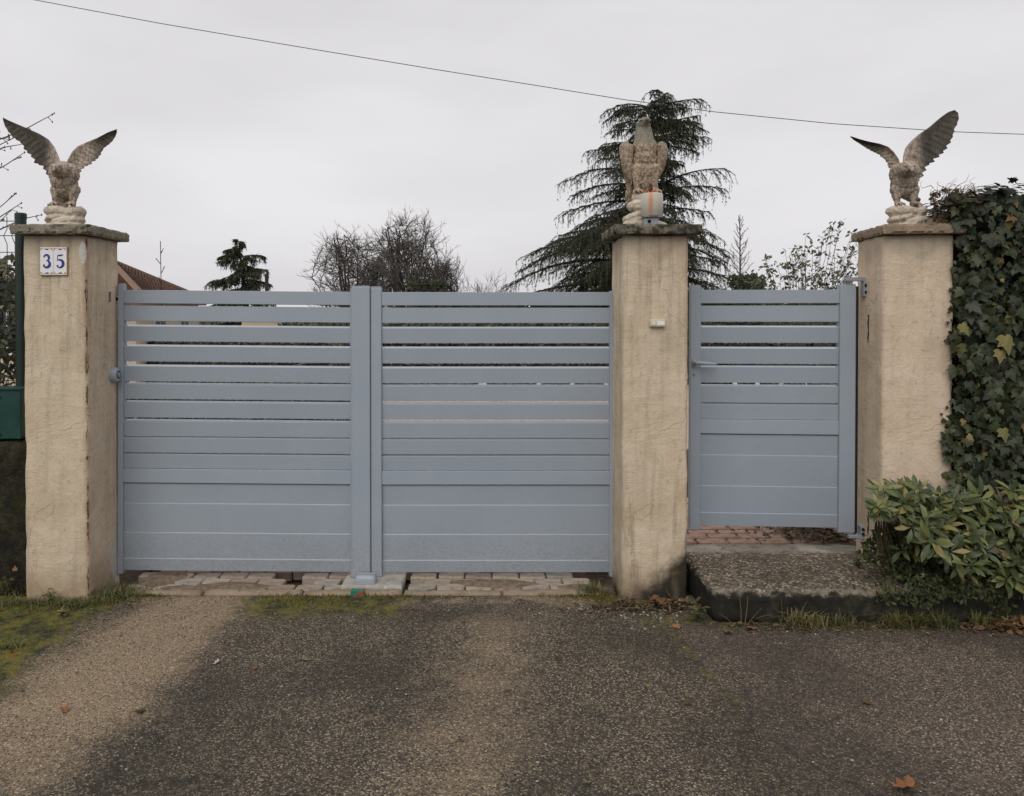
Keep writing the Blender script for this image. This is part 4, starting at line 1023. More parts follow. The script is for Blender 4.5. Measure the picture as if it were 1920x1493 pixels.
def basis(loc, ydir, nrm, s):
    y = Vector(ydir).normalized(); z = Vector(nrm); z = (z - y * z.dot(y)); z = z.normalized() if z.length > 1e-5 else y.orthogonal().normalized()
    x = y.cross(z); m_ = Matrix((x, y, z)).transposed().to_4x4() @ Matrix.Scale(s, 4); m_.translation = Vector(loc); return m_
def scatter_parts(par, tv, tf, mats, mat, score, partname='leaf', stuffname='leaves', nmax=300, origin=Vector((0, 0, 0)), vary=None):
    order = sorted(range(len(mats)), key=lambda i: score(mats[i]))
    base = []
    for q in range(3):
        r_ = random.Random(q); vv = [(x * (1 + r_.uniform(-.12, .12)), y * (1 + r_.uniform(-.06, .06)), z + r_.uniform(-.05, .05)) for x, y, z in tv]
        me = bpy.data.meshes.new(partname); me.from_pydata(vv, [], tf); me.materials.append(mat); me.polygons.foreach_set('use_smooth', [True] * len(tf)); base.append(me)
    for i in order[:nmax]:
        o = bpy.data.objects.new(partname, base[i % 3]); COL.objects.link(o); o.parent = par; m_ = mats[i].copy(); m_.translation = m_.translation - origin; o.matrix_local = m_
    rest = order[nmax:]
    if rest:
        ms = []
        for i in rest: m_ = mats[i].copy(); m_.translation = m_.translation - origin; ms.append(m_)
        me = scatter(stuffname, tv, tf, ms); me.polygons.foreach_set('use_smooth', [True] * len(me.polygons)); o = link(stuffname, me, mat, par); o['kind'] = 'stuff'
SV, SF = leaf_oval(.12, .22); SV = [(x * .68, y, z) for x, y, z in SV]
IV, IF = leaf_ivy(); OV, OF = leaf_oval()
def frame_score(m_):
    p = m_.translation; a = (p.x / p.y * F + 905); b = 595 - (p.z - EYE) / p.y * F
    out = (a > 1935 or a < -15 or b < -10 or b > 1500)
    return p.y - m_.to_scale().y * .5 + (100 if out else 0)

# ------------------------------------------------------------------ ivy wall
gw_ = MB(); grid_box(gw_, 2.86, 7.6, 4.62, 4.86, -.05, 2.36, .12, .01, 5, 0, 1.0)
tag(gw_.build('garden_wall', M['stucco_r'], smooth=True), 'tall stucco wall right of the right pillar hidden under ivy', 'garden wall')
mb_core = MB(); grid_box(mb_core, 2.87, 5.7, 4.50, 4.62, .0, 2.44, .08, .05, 4, 0, 6.6)  # solid dark slab, puts the shade between the ivy leaves into colour
ivy = thing('ivy', 'thick dark ivy with yellowing leaves covering the wall by the right pillar', 'ivy', (3.1, 4.55, .0))
edge = [(335, 1790), (350, 1758), (385, 1742), (410, 1765), (430, 1788), (500, 1787), (600, 1779), (645, 1768), (668, 1764), (700, 1784), (770, 1772), (815, 1758), (850, 1768), (900, 1776), (960, 1795), (1040, 1800)]
def edge_x(py):
    return float(np.interp(py, [a for a, b in edge], [b for a, b in edge]))
mats_ = []
r_ = random.Random(21)
while len(mats_) < 5200:
    Y = 4.42
    z = r_.uniform(.2, 2.60); x = r_.uniform(2.6, 5.6)
    if x > 3.45 and r_.random() < .45: continue
    py = 595 - (z - EYE) / Y * F; xe_ = X_(edge_x(py), Y)
    if x < xe_ + .01 + .03 * mnoise.noise(Vector((z * 9, 0, 0))): continue
    top = 2.50 + .05 * mnoise.noise(Vector((x * 3, 0, 4))) - max(0, (3.05 - x)) * .25
    if z > top: continue
    bul = .07 * mnoise.noise(Vector((x * 3.2, z * 3.2, 1))) + .04 * mnoise.noise(Vector((x * 8, z * 8, 5)))
    y = Y + .03 - min(.14, (x - xe_) * .8) * .6 + bul + r_.uniform(-.035, .045)
    sc = r_.choice((.032, .042, .052, .062, .08)) * r_.uniform(.8, 1.12)
    if x - xe_ < .05: sc *= .7
    yd = Vector((r_.gauss(0, .6), -.25 + r_.gauss(0, .3), -1 + r_.gauss(0, .35)))
    nn = Vector((r_.gauss(0, .55), -1, .38 + r_.gauss(0, .5)))
    if z > top - .08: nn = Vector((r_.gauss(0, .4), -.6, 1)); yd = Vector((r_.gauss(0, .7), -1, -.1))
    mats_.append(basis((x, y, z), yd, nn, sc))
cm = mb_core.build('ivy_shade_fill', M['bark'], ivy); cm.location = -Vector(ivy.location)
for i in range(2600):
    x = r_.uniform(2.84, 4.3); z = r_.uniform(.2, 2.46); mats_.append(basis((x, 4.47 + r_.uniform(-.02, .03) + .05 * mnoise.noise(Vector((x * 3.2, z * 3.2, 1))), z), (r_.gauss(0, .5), -.2, -1), (r_.gauss(0, .4), -1, .4), r_.uniform(.05, .09)))
# leaves over the top of the wall
for i in range(500):
    x = r_.uniform(2.78, 5.6); y = r_.uniform(4.45, 4.98); z = 2.47 + .05 * mnoise.noise(Vector((x * 3, y * 3, 4))) + r_.uniform(-.04, .03) - max(0, (3.05 - x)) * .3
    mats_.append(basis((x, y, z), (r_.gauss(0, 1), -1, -.2), (r_.gauss(0, .4), -.4, 1), r_.uniform(.05, .09)))
# two big yellow leaves seen in the photograph
org = Vector(ivy.location)
scatter_parts(ivy, IV, IF, mats_, M['ivy'], frame_score, origin=org)
M['ivy_yellow'] = leafmat('ivy_yellow_leaf', [(0, (.19, .17, .05)), (.6, (.25, .19, .06)), (1, (.14, .15, .04))], .6)
for (px, py, sc, an) in ((1884, 645, .11, .1), (1876, 668, .08, -.2), (1803, 618, .075, .5), (1880, 815, .08, .1), (1815, 822, .045, 1)):
    p = at(px, py, 4.30) - org; me = bpy.data.meshes.new('leaf'); me.from_pydata(IV, [], IF); me.materials.append(M['ivy_yellow'])
    o = link('leaf', me, None, ivy); o.matrix_local = basis(p + Vector((0, 0, sc * .4)), (an, -.3, -1), (.1, -1, .4), sc); o['label'] = 'yellow ivy leaf'
# tangle of brown twigs at its top corner
mb = MB()
for i in range(150):
    a = at(r_.uniform(1745, 1830), r_.uniform(352, 412), r_.uniform(4.42, 4.6)) - org; p = [a]
    for q in range(4): p.append(p[-1] + Vector((r_.gauss(.01, .025), r_.gauss(0, .02), r_.gauss(.004, .02))))
    mb.tube(p, [.0022, .002, .0016, .0012, .0008], 4, False)
for i in range(90):
    x = r_.uniform(2.95, 3.6); z = r_.uniform(.4, 2.1); p = [Vector((x, 4.47, z)) - org]
    for q in range(5): p.append(p[-1] + Vector((r_.gauss(0, .03), r_.gauss(0, .01), .05)))
    mb.tube(p, .003, 4, False)
o = mb.build('twig_tangle', M['twig_brown'], ivy); o['kind'] = 'stuff'
me = scatter('dead_leaves', OV, OF, [basis(at(r_.uniform(1748, 1820), r_.uniform(352, 415), r_.uniform(4.42, 4.58)) - org, (r_.gauss(0, 1), r_.gauss(0, 1), -.5), (r_.gauss(0, 1), -1, r_.gauss(0, 1)), r_.uniform(.02, .045)) for i in range(170)])
o = link('dead_leaves', me, M['litter'], ivy); o['kind'] = 'stuff'

# ------------------------------------------------------------------ evergreen shrub in front of the ivy
sh = thing('evergreen_shrub', 'pale green broad-leaved shrub spilling over the step below the ivy', 'shrub', (3.2, 4.15, .15))
org = Vector(sh.location); mats_ = []; stems = MB(); r_ = random.Random(5)
def rosette(c, d, n, s):
    d = Vector(d).normalized(); u = d.orthogonal().normalized(); v_ = d.cross(u); a0 = r_.random() * 6
    for i in range(n):
        a = a0 + 2 * math.pi * i / n + r_.uniform(-.3, .3); o_ = u * math.cos(a) + v_ * math.sin(a); el = r_.uniform(.1, .65)
        yd = o_ * math.cos(el) + d * math.sin(el); mats_.append(basis(Vector(c) + o_ * .006, yd, d * math.cos(el) - o_ * math.sin(el), s * r_.uniform(.7, 1.12)))
for i in range(165):
    # blob: centre px 1790,y1000
    px = r_.uniform(1640, 2060); 
    topy = float(np.interp(px, [1635, 1660, 1700, 1760, 1800, 1850, 1920, 2060], [935, 898, 905, 925, 905, 900, 915, 925]))
    boty = float(np.interp(px, [1635, 1680, 1740, 1800, 1860, 1920, 2060], [955, 968, 1010, 1062, 1098, 1095, 1090]))
    py = topy + (boty - topy) * r_.random() ** 1.05 + 6
    Y = r_.uniform(3.98, 4.12) + .24 * (1 - (py - topy) / (boty - topy + 1)) + (.08 if px < 1720 else 0)
    c = at(px, py, Y)
    if px < 1680: s = r_.uniform(.07, .095)
    else: s = r_.uniform(.060, .125)
    d = Vector((r_.gauss(-.1, .5), -.75 + r_.gauss(0, .35), .75 + r_.gauss(0, .25)))
    rosette(c, d, r_.randint(5, 8), s)
    b = Vector((min(c.x + r_.uniform(.0, .15), 3.9) if c.x > 2.6 else c.x + .15, 4.33, .2)); m1 = b.lerp(c, .6) + Vector((0, .05, .03))
    stems.tube([b - org, m1 - org, c - org], [.005, .004, .0025], 5, False)
for i in range(130):       # inner darker foliage
    px = r_.uniform(1690, 2080); py = r_.uniform(940, 1095); c = at(px, py, r_.uniform(4.15, 4.36)); rosette(c, (r_.gauss(0, .5), -.6, .6), 5, .085)
scatter_parts(sh, SV, SF, mats_, M['laurel'], frame_score, origin=org)
stems.build('stem', M['stem'], sh)
# dark small-leaved creeper between the pillar and the shrub
cr_ = thing('creeper', 'dark small-leaved creeper at the foot of the right pillar under the shrub', 'creeper', (2.7, 4.3, .17))
org = Vector(cr_.location); mats_ = []
for i in range(2600):
    px = r_.uniform(1612, 1800); py = r_.uniform(945, 1105)
    lim = float(np.interp(py, [945, 985, 1025, 1050, 1075, 1105], [1655, 1652, 1605, 1618, 1675, 1730]))
    if px < lim + 6 * mnoise.noise(Vector((py * .1, 0, 0))): continue
    Y = float(np.interp(py, [945, 1020, 1060, 1105], [4.42, 4.40, 4.30, 4.18])) + r_.uniform(-.06, .06)
    mats_.append(basis(at(px, py, Y), (r_.gauss(0, .7), -.5, r_.gauss(-.2, .6)), (r_.gauss(0, .5), -1, .6 + r_.gauss(0, .4)), r_.uniform(.018, .042)))
me = scatter('leaves', OV, OF, [Matrix.Translation(-org) @ m_ for m_ in mats_]); o = link('leaves', me, M['creeper'], cr_); o['kind'] = 'stuff'
mb = MB()
for i in range(60):
    p = [at(r_.uniform(1640, 1780), r_.uniform(960, 1090), 4.38) - org]
    for q in range(4): p.append(p[-1] + Vector((r_.gauss(-.02, .03), r_.gauss(-.02, .01), r_.gauss(0, .03))))
    mb.tube(p, .0018, 4, False)
ms = []
for i in range(950):
    px = r_.choice((r_.uniform(1640, 1920), r_.gauss(1760, 60))); py = r_.uniform(1085, 1150) + 6 * mnoise.noise(Vector((px * .05, 0, 0))) * 4
    if py > 1112 + 38 * (.5 + mnoise.noise(Vector((px * .02, 3, 0)))): continue
    ms.append(Matrix.Translation(-org) @ basis(at(px, py, 4.12 + r_.uniform(-.03, .02)), (r_.gauss(0, .7), -.5, r_.gauss(-.4, .5)), (r_.gauss(0, .5), -1, .6 + r_.gauss(0, .4)), r_.uniform(.016, .036)))
o = link('trailing_leaves', scatter('trailing_leaves', OV, OF, ms), M['creeper'], cr_); o['kind'] = 'stuff'
mb.build('stem', M['stem'], cr_)

# ================================================================== GROUND PLANTS AND LITTER
def blades(n, fx, hmin, hmax, lean=.5, wd=.0022, seed=1):
    r_ = random.Random(seed); V = []; Fc = []
    for i in range(n):
        b = Vector(fx(r_)); h = r_.uniform(hmin, hmax); a = r_.random() * 6.283; l = r_.uniform(.1, lean) * h
        d = Vector((math.cos(a), math.sin(a), 0)); sdv = Vector((-d.y, d.x, 0)) * wd * r_.uniform(.7, 1.4)
        p1 = b + Vector((0, 0, h * .55)) + d * l * .35; p2 = b + Vector((0, 0, h * (.95 - l / h * .3))) + d * l; k_ = len(V)
        V += [b - sdv, b + sdv, p1 - sdv * .8, p1 + sdv * .8, p2]; Fc += [(k_, k_ + 1, k_ + 3), (k_, k_ + 3, k_ + 2), (k_ + 2, k_ + 3, k_ + 4)]
    return np_mesh('grass', np.array([list(v_) for v_ in V]), np.array(Fc))
def verge(r_):
    while True:
        x = r_.uniform(-4.2, -1.98); y = r_.uniform(2.95, 4.68)
        if mnoise.noise(Vector((x * 3.5, y * 3.5, 0))) + .6 * max(0, (y - 4.2)) * 2 < .12: continue
        if x > -2.25 - (4.5 - y) * .18 and y < 4.45: continue
        if x > -2.80 and x < -2.36 and y > 4.48: continue
        if x > -2.30 and y < 4.3: continue
        return (x, y, -.004)
tag(link('grass', blades(6000, verge, .005, .018, 1.5, .0016, 3), M['moss']), kind='stuff')
def foot_l(r_):
    t = r_.random()
    if t < .55: x = r_.uniform(-2.85, -2.36); y = 4.47 - abs(r_.gauss(0, .05))
    elif t < .9: x = -2.34 + abs(r_.gauss(0, .13)); y = r_.uniform(4.42, 4.72)
    else: x = r_.uniform(-3.4, -2.8); y = r_.uniform(4.5, 4.68)
    return (x, y, -.004)
tag(link('grass', blades(1500, foot_l, .012, .06, 2.2, .0018, 4), M['grass']), kind='stuff')
def front_step(r_):
    while True:
        p = front_step0(r_)
        if mnoise.noise(Vector((p[0] * 7, 0, 0))) > -.1: return p
def front_step0(r_):
    c = r_.choice((1.92, 2.45, 2.55, 2.62, 2.7, 2.8, 3.1, 2.3)); return (c + r_.gauss(0, .07), 4.13 - abs(r_.gauss(0, .03)), -.004)
def wide_step(r_):
    while True:
        p = (r_.uniform(1.5, 3.6), 4.14 - abs(r_.gauss(0, .05)), -.004)
        if mnoise.noise(Vector((p[0] * 5, p[1] * 9, 0))) > .05: return p
tag(link('grass', blades(1300, front_step, .02, .12, 1.2, .0019, 5), M['grass']), kind='stuff')
tag(link('grass', blades(900, wide_step, .006, .022, 1.2, .0016, 6), M['grass']), kind='stuff')
def thr(r_):
    c = r_.choice(((-1.05, 4.53, .22, .05), (-1.05, 4.45, .16, .06), (.62, 4.56, .12, .035), (.74, 4.52, .05, .04), (-2.1, 4.58, .12, .06), (-.5, 4.55, .2, .03)))
    return (c[0] + r_.gauss(0, c[2]), min(4.57, c[1] + r_.gauss(0, c[3])), -.006)
tag(link('grass', blades(2600, thr, .006, .030, 1.3, .0016, 7), M['moss']), kind='stuff')
def tuft(px, py, n, h, label, mat, spread=.02, h0=.0):
    b = gnd(px, py); 
    def f(r_): return (r_.gauss(0, spread), r_.gauss(0, spread * .5), 0)
    me = blades(n, f, h * .45, h, 1.7, .0022, int(px)); o = link('grass_tuft', me, mat, None, (b.x, min(b.y, 4.13) if px > 1330 else b.y, -.003)); tag(o, label, 'grass tuft')
tuft(1495, 1172, 190, .13, 'dry yellow grass tuft at the foot of the step front', M['drygrass'], .035)
tuft(1108, 1112, 110, .10, 'green grass tuft beside the foot of the middle pillar', M['grass'], .035)
tuft(1660, 1165, 120, .12, 'mixed green and straw grass tuft under the creeper by the kerb', M['drygrass'], .04)
tuft(1720, 1172, 130, .14, 'long green grass tuft in front of the kerb beside the shrub', M['grass'], .05)
tuft(18, 1215, 60, .05, 'small bright green grass tuft in the moss at the left edge', M['grass'], .03)
tuft(215, 1120, 200, .09, 'rough grass tuft at the inner foot of the numbered pillar', M['grass'], .07)
# broad-leaved weeds
def weed(px, py, n, s, h, label, mat, Y=None, onz=0.0):
    b = gnd(px, py) if Y is None else Vector((X_(px, Y), Y, onz)); t = thing('weed', label, 'weed', (b.x, b.y, b.z)); r_ = random.Random(int(px * 3 + py)); st = MB(); ms = []
    for i in range(n):
        a = r_.random() * 6.28; hh = h * r_.uniform(.3, 1); tip = Vector((math.cos(a) * h * .5 * r_.random(), math.sin(a) * h * .35 * r_.random() - .01, hh))
        st.tube([(0, 0, 0), tip * .5 + Vector((0, 0, .01)), tip], [.002, .0015, .001], 4, False)
        for q in range(3): aa = r_.random() * 6.28; ms.append(basis(tip, (math.cos(aa), math.sin(aa), .25), (0, -.3, 1), s * r_.uniform(.7, 1.2)))
    me = bpy.data.meshes.new('leaf'); me.from_pydata(OV, [], OF); me.materials.append(mat)
    for m_ in ms: o = link('leaf', me, None, t); o.matrix_local = m_
    st.build('stem', M['stem'], t)
weed(1262, 1112, 11, .045, .17, 'dark leafy weed in the corner between middle pillar and step', M['creeper'])
weed(1306, 1165, 12, .040, .085, 'green leafy weed at the front left corner of the step', M['photinia'])
weed(95, 1112, 7, .030, .12, 'yellow green weed growing against the front of the numbered pillar', M['grass'], 4.47)
weed(120, 1152, 12, .030, .03, 'flat pale green weed in the moss before the numbered pillar', M['grass'])
weed(1235, 1100, 5, .03, .06, 'small weed beside the crumpled brown leaf', M['creeper'])
weed(12, 1110, 7, .035, .09, 'small weed at the foot of the mossy wall', M['photinia'])
weed(1612, 1032, 9, .03, .05, 'low green weed on the step beside the right pillar', M['creeper'], 4.55, .178)
# thin dry stalks before the step
mb = MB()
for (a, b_, c_, d_) in ((1390, 1175, 1386, 1115), (1396, 1175, 1402, 1118), (1400, 1172, 1428, 1140), (1378, 1175, 1348, 1150), (1418, 1160, 1447, 1153), (1466, 1165, 1464, 1118), (1500, 1150, 1513, 1128)):
    p, q = at(a, b_, 4.12), at(c_, d_, 4.10); o_ = at(1400, 1175, 4.12); mb.tube([p - o_, p.lerp(q, .5) + Vector((.004, 0, .006)) - o_, q - o_], [.0018, .0015, .001], 4, False)
tag(mb.build('dry_stalks', M['drygrass'], None, at(1400, 1175, 4.12)), 'thin dry stalks standing against the dark step front', 'dry stalks')
# fallen leaves
def curled(seed, c=.5):
    r_ = random.Random(seed); return [(x, y, z + c * (x * x * 1.6 + (y - .5) ** 2) + r_.uniform(-.06, .06)) for x, y, z in IV]
def fallen(px, py, s, label, mat, seed, h=0.0, c=.4, tilt=(0, 0)):
    b = gnd(px, py, h); me = bpy.data.meshes.new('fallen_leaf'); me.from_pydata(curled(seed, c), [], IF); me.materials.append(mat)
    me.transform(Matrix.Translation((0, -.45, 0)))
    o = link('fallen_leaf', me, None, None, (b.x, b.y, h + .006), (tilt[0], tilt[1], random.Random(seed).uniform(0, 6.28))); o.scale = (s, s, s)
    so_ = o.modifiers.new('t', 'SOLIDIFY'); so_.thickness = .012; tag(o, label, 'fallen leaf', 'fallen leaves on the asphalt')
fallen(1690, 1484, .085, 'large curled orange leaf at the bottom edge of the photo', M['rust_leaf'], 3, 0, 1.1, (.3, .2))
fallen(1238, 1137, .115, 'big crumpled red brown leaf at the foot of the middle pillar', M['rust_leaf'], 5, .01, 1.0, (.25, -.2))
fallen(1255, 1120, .07, 'upright orange leaf on the crumpled brown leaf by the pillar', M['rust_leaf'], 8, .03, .5, (1.1, .2))
for i, (px, py, s, mt, lb) in enumerate(((1270, 1178, .05, 'rust_leaf', 'rust leaf beside the weed at the step corner'), (1408, 1181, .06, 'rust_leaf', 'red brown leaf under the dry stalks before the step'),
    (1365, 1190, .05, 'litter', 'brown leaf at the lower left corner of the step'), (1718, 1174, .035, 'ivy_yellow', 'bright yellow leaf on the asphalt before the kerb'), (1700, 1178, .06, 'litter', 'dark red leaf beside the bright yellow leaf'),
    (1048, 1240, .04, 'litter', 'faded brown leaf on the asphalt right of the middle dusty track'), (475, 1256, .035, 'rust_leaf', 'small pinkish leaf on the dark asphalt left of centre'), (572, 1239, .04, 'pebble', 'pale dry leaf on the dark asphalt below the moss patch'),
    (122, 1336, .035, 'rust_leaf', 'narrow red brown leaf on the left dusty track'), (262, 1336, .04, 'litter', 'dark curled leaf at the right edge of the left dusty track'), (1215, 1290, .022, 'ivy_yellow', 'tiny yellow leaf on the asphalt left of the seam'),
    (1288, 1322, .035, 'litter', 'thin brown leaf beside the mossy seam'), (1628, 1320, .045, 'litter', 'brown leaf lying alone on the right asphalt'), (950, 1295, .035, 'litter', 'dark curled leaf on the middle dusty track'),
    (1895, 1172, .07, 'rust_leaf', 'red brown leaf at the right edge before the kerb'), (1850, 1160, .06, 'litter', 'brown leaf below the shrub near the right edge'), (1620, 1160, .045, 'litter', 'tan leaf against the kerb left of the long grass'),
    (405, 1246, .03, 'pebble', 'small pale leaf at the edge of the left track'), (870, 1170, .03, 'litter', 'yellow brown stalk leaf below the right gate leaf'), (1100, 1470, .03, 'pebble', 'pale chip leaf near the bottom edge'),
    (30, 1060, .06, 'rust_leaf', 'red leaf caught on the mossy wall at the left edge'))):
    if px == 30:
        me = bpy.data.meshes.new('fallen_leaf'); me.from_pydata(curled(60, .3), [], IF); me.materials.append(M[mt]); o = link('fallen_leaf', me, None, None, at(28, 1070, 4.67), (1.3, 0, .5)); o.scale = (.03, .03, .03); tag(o, lb, 'fallen leaf'); continue
    fallen(px, py, s, lb, M[mt], 30 + i, 0, .4 + .3 * (i % 3))
# loose pebbles, chips and crumbs on the asphalt
def bits(n, f, smin, smax, mat, name, seed, flat=.55):
    r_ = random.Random(seed); ms = []
    for i in range(n):
        x, y, z = f(r_); s = r_.uniform(smin, smax); ms.append(Matrix.Translation((x, y, z + s * flat * .4)) @ Matrix.Rotation(r_.random() * 6, 4, 'Z') @ Matrix.Rotation(r_.uniform(-.4, .4), 4, 'X') @ Matrix.Diagonal((s * r_.uniform(.7, 1.3), s * r_.uniform(.6, 1), s * flat, 1)))
    TV = [(1, 0, 0), (.45, .8, .1), (-.5, .75, -.1), (-1, 0, .1), (-.4, -.8, 0), (.5, -.75, .1), (.1, .1, 1), (0, 0, -1)]
    TF = [(i, (i + 1) % 6, 6) for i in range(6)] + [((i + 1) % 6, i, 7) for i in range(6)]
    return tag(link(name, scatter(name, TV, TF, ms), mat), kind='stuff')
bits(900, lambda r_: (r_.uniform(-2.2, 3.0), 4.3 - 2.3 * r_.random(), 0), .004, .0095, M['pebble'], 'gravel', 9, .4)
bits(8000, lambda r_: (r_.uniform(-2.6, 3.4), 4.1 - 2.2 * r_.random() ** .8, 0), .0015, .0052, M['pebble'], 'gravel', 1)
bits(150, lambda r_: (r_.gauss(.98, .16), min(4.47, 4.36 + r_.gauss(0, .09)), 0), .003, .012, M['whitechip'], 'plaster_chips', 2, .35)
bits(260, lambda r_: (r_.uniform(-2.3, 1.2), r_.uniform(4.2, 4.56), 0), .003, .009, M['pebble'], 'gravel', 3)
bits(900, lambda r_: (r_.uniform(1.35, 3.0), r_.uniform(4.2, 4.95), .179), .0015, .0045, M['pebble'], 'gravel', 4)
me = scatter('leaf_litter', OV, OF, [basis((2.55 - abs(r_.gauss(0, .26)), r_.uniform(5.02, 5.62), .185 + r_.random() * .03), (r_.gauss(0, 1), r_.gauss(0, 1), .1), (r_.gauss(0, .4), r_.gauss(0, .4), 1), r_.uniform(.02, .06)) for i in range(950)])
tag(link('leaf_litter', me, M['litter']), kind='stuff')
me = scatter('leaf_litter', OV, OF, [basis((r_.choice((r_.uniform(1.35, 3.6), r_.gauss(3.0, .4))), 4.13 - abs(r_.gauss(0, .05)), .004 + r_.random() * .012), (r_.gauss(0, 1), r_.gauss(0, 1), .1), (r_.gauss(0, .5), r_.gauss(0, .5), 1), r_.uniform(.012, .040)) for i in range(900)])
tag(link('leaf_litter', me, M['litter']), kind='stuff')
me = scatter('leaf_litter', OV, OF, [basis((2.75 + 1.0 * r_.random() ** .8, 4.12 - abs(r_.gauss(0, .05)), .005 + r_.random() * .03), (r_.gauss(0, 1), r_.gauss(0, 1), .2), (r_.gauss(0, .6), r_.gauss(0, .6), 1), r_.uniform(.025, .07)) for i in range(420)])
tag(link('leaf_litter', me, M['rust_litter']), kind='stuff')
me = scatter('leaf_litter', OV, OF, [basis((r_.gauss(.98, .2), min(4.47, 4.44 - abs(r_.gauss(0, .09))), .005 + r_.random() * .03), (r_.gauss(0, 1), r_.gauss(0, 1), .2), (r_.gauss(0, .6), r_.gauss(0, .6), 1), r_.uniform(.012, .05)) for i in range(420)])
tag(link('leaf_litter', me, M['litter']), kind='stuff')
me = scatter('leaf_litter', OV, OF, [basis((r_.uniform(-4, -1.9), r_.uniform(3.0, 4.5), .004 + r_.random() * .01), (r_.gauss(0, 1), r_.gauss(0, 1), .1), (r_.gauss(0, .5), r_.gauss(0, .5), 1), r_.uniform(.008, .025)) for i in range(500)])
tag(link('leaf_litter', me, M['litter']), kind='stuff')

# ================================================================== BACKGROUND
# cable
cp = [(-200, -42), (65, 0), (300, 44), (560, 88), (820, 131), (1040, 166), (1170, 187), (1340, 210), (1560, 232), (1780, 247), (1920, 252), (2200, 258)]
mb = MB(); o_ = at(960, 150, 12.0); mb.tube([at(a, b, 12.0) - o_ for a, b in cp], .0055, 6); tag(mb.build('overhead_cable', M['cable'], None, o_, smooth=True), 'thin black overhead cable sagging across the grey sky', 'cable')

# cedars
def cedar(base, top, branches, label, seed, dens=1.0, tr=.22, tuftlen=.105):
    r_ = random.Random(seed); base = Vector(base); top = Vector(top); t = thing('cedar_tree', label, 'tree', base)
    tb = MB(); H = (top - base)
    tb.tube([Vector((0, 0, 0)), H * .5, H * .97], [tr, tr * .6, .02], 8); 
    V = []; 
    def tuftat(p, d, s):
        # a spray of needles: few slim triangles
        for _ in range(3):
            a = Vector((r_.gauss(0, .6), r_.gauss(0, .6), r_.gauss(-.55, .4))) + d * .7
            a.normalize(); sd = a.orthogonal().normalized(); sd = (sd * math.cos(r_.random() * 3) + a.cross(sd) * math.sin(r_.random() * 3)) * s * .085
            V.extend([p - sd, p + sd, p + a * s * r_.uniform(.6, 1.2)])
    for (zf, az, ln, rise, droop) in branches:
        p0 = H * zf; hd = Vector((math.cos(az), math.sin(az), 0)); side = Vector((-hd.y, hd.x, 0)); pts = []; n = 10
        for i in range(n + 1):
            q = i / n; pts.append(p0 + hd * ln * q + Vector((0, 0, ln * (rise * q - droop * q ** 2.2))) + side * .04 * ln * math.sin(q * 5 + seed))
        tb.tube(pts, [max(.008, .018 * ln * (1 - i / n) + .006) for i in range(n + 1)], 5, False)
        m_ = int(ln * 9 * dens) + 4
        for j in range(m_):
            q = .10 + .90 * (j + r_.random()) / m_; f_ = q * n; i0 = min(n - 1, int(f_)); c = pts[i0].lerp(pts[i0 + 1], f_ - i0)
            sg = 1 if r_.random() < .5 else -1; l2 = (.10 + .30 * (1 - q) ** .8 + .10) * min(ln, 2.6) * r_.uniform(.5, 1.15)
            dr_ = (hd * r_.uniform(.5, 1.0) + side * sg * r_.uniform(.3, 1.0)).normalized(); prev = c; pp = [c]; k_ = max(3, int(l2 / .15))
            for i in range(k_):
                u = (i + 1) / k_; nx_ = c + dr_ * l2 * u + Vector((0, 0, l2 * (.12 * u - r_.uniform(.45, .75) * u * u))); pp.append(nx_)
                for _ in range(5):
                    s0 = prev.lerp(nx_, r_.random()); tuftat(s0, (nx_ - prev).normalized(), tuftlen * r_.uniform(.6, 1.1))
                # hanging twiglet
                if r_.random() < .7:
                    hl = r_.uniform(.10, .46) * (.6 + .6 * min(1, ln / 3)); e_ = nx_ + Vector((r_.gauss(0, .05), r_.gauss(0, .05), -hl))
                    for _ in range(4): tuftat(nx_.lerp(e_, r_.random()), Vector((0, 0, -1)), tuftlen * .8)
                    V.extend([nx_ + Vector((.006, 0, 0)), nx_ - Vector((.006, 0, 0)), e_])
                prev = nx_
            tb.tube(pp[::max(1, k_ // 3)] if k_ > 3 else pp, [.010, .007, .005, .004][:len(pp[::max(1, k_ // 3)] if k_ > 3 else pp)] + [.003] * 9 if False else .006, 3, False)
    tb.build('trunk', M['bark'], t)
    A = np.array([list(v_) for v_ in V]); me = np_mesh('crown', A, np.arange(len(A)).reshape(-1, 3)); link('crown', me, M['cedar'], t); return t
r_ = random.Random(99); D = 22.0
bz = -.05; topz = Z_(172, D); bx_ = X_(1205, D); br = []
def zfrac(py): return (Z_(py, D) - bz) / (topz - bz)
sil = [(172, 6, 6), (195, 55, 45), (225, 72, 78), (255, 78, 88), (290, 60, 60), (320, 95, 55), (345, 135, 60), (380, 130, 80), (420, 150, 85), (450, 215, 110), (500, 235, 130), (560, 250, 150), (640, 240, 150)]
def silr(py, az):
    l = np.interp(py, [a for a, b, c in sil], [b for a, b, c in sil]); r2 = np.interp(py, [a for a, b, c in sil], [c for a, b, c in sil])
    w_ = (math.cos(az) + 1) / 2; return (l * (1 - w_) + r2 * w_) / F * D
for i in range(240):
    py = 190 + (650 - 190) * (i / 240) ** .95 + r_.uniform(-8, 8); az = r_.uniform(0, 6.283); ln = silr(py + 12, az) * r_.choice((.45, .7, .85, 1.0, 1.12)) * (1.22 if py < 310 else 1)
    if abs(math.sin(az)) > .8: ln *= .85
    br.append((zfrac(py), az, max(.25, ln), r_.uniform(.05, .45) if py > 260 else r_.uniform(.1, .42), r_.uniform(.2, .5)))
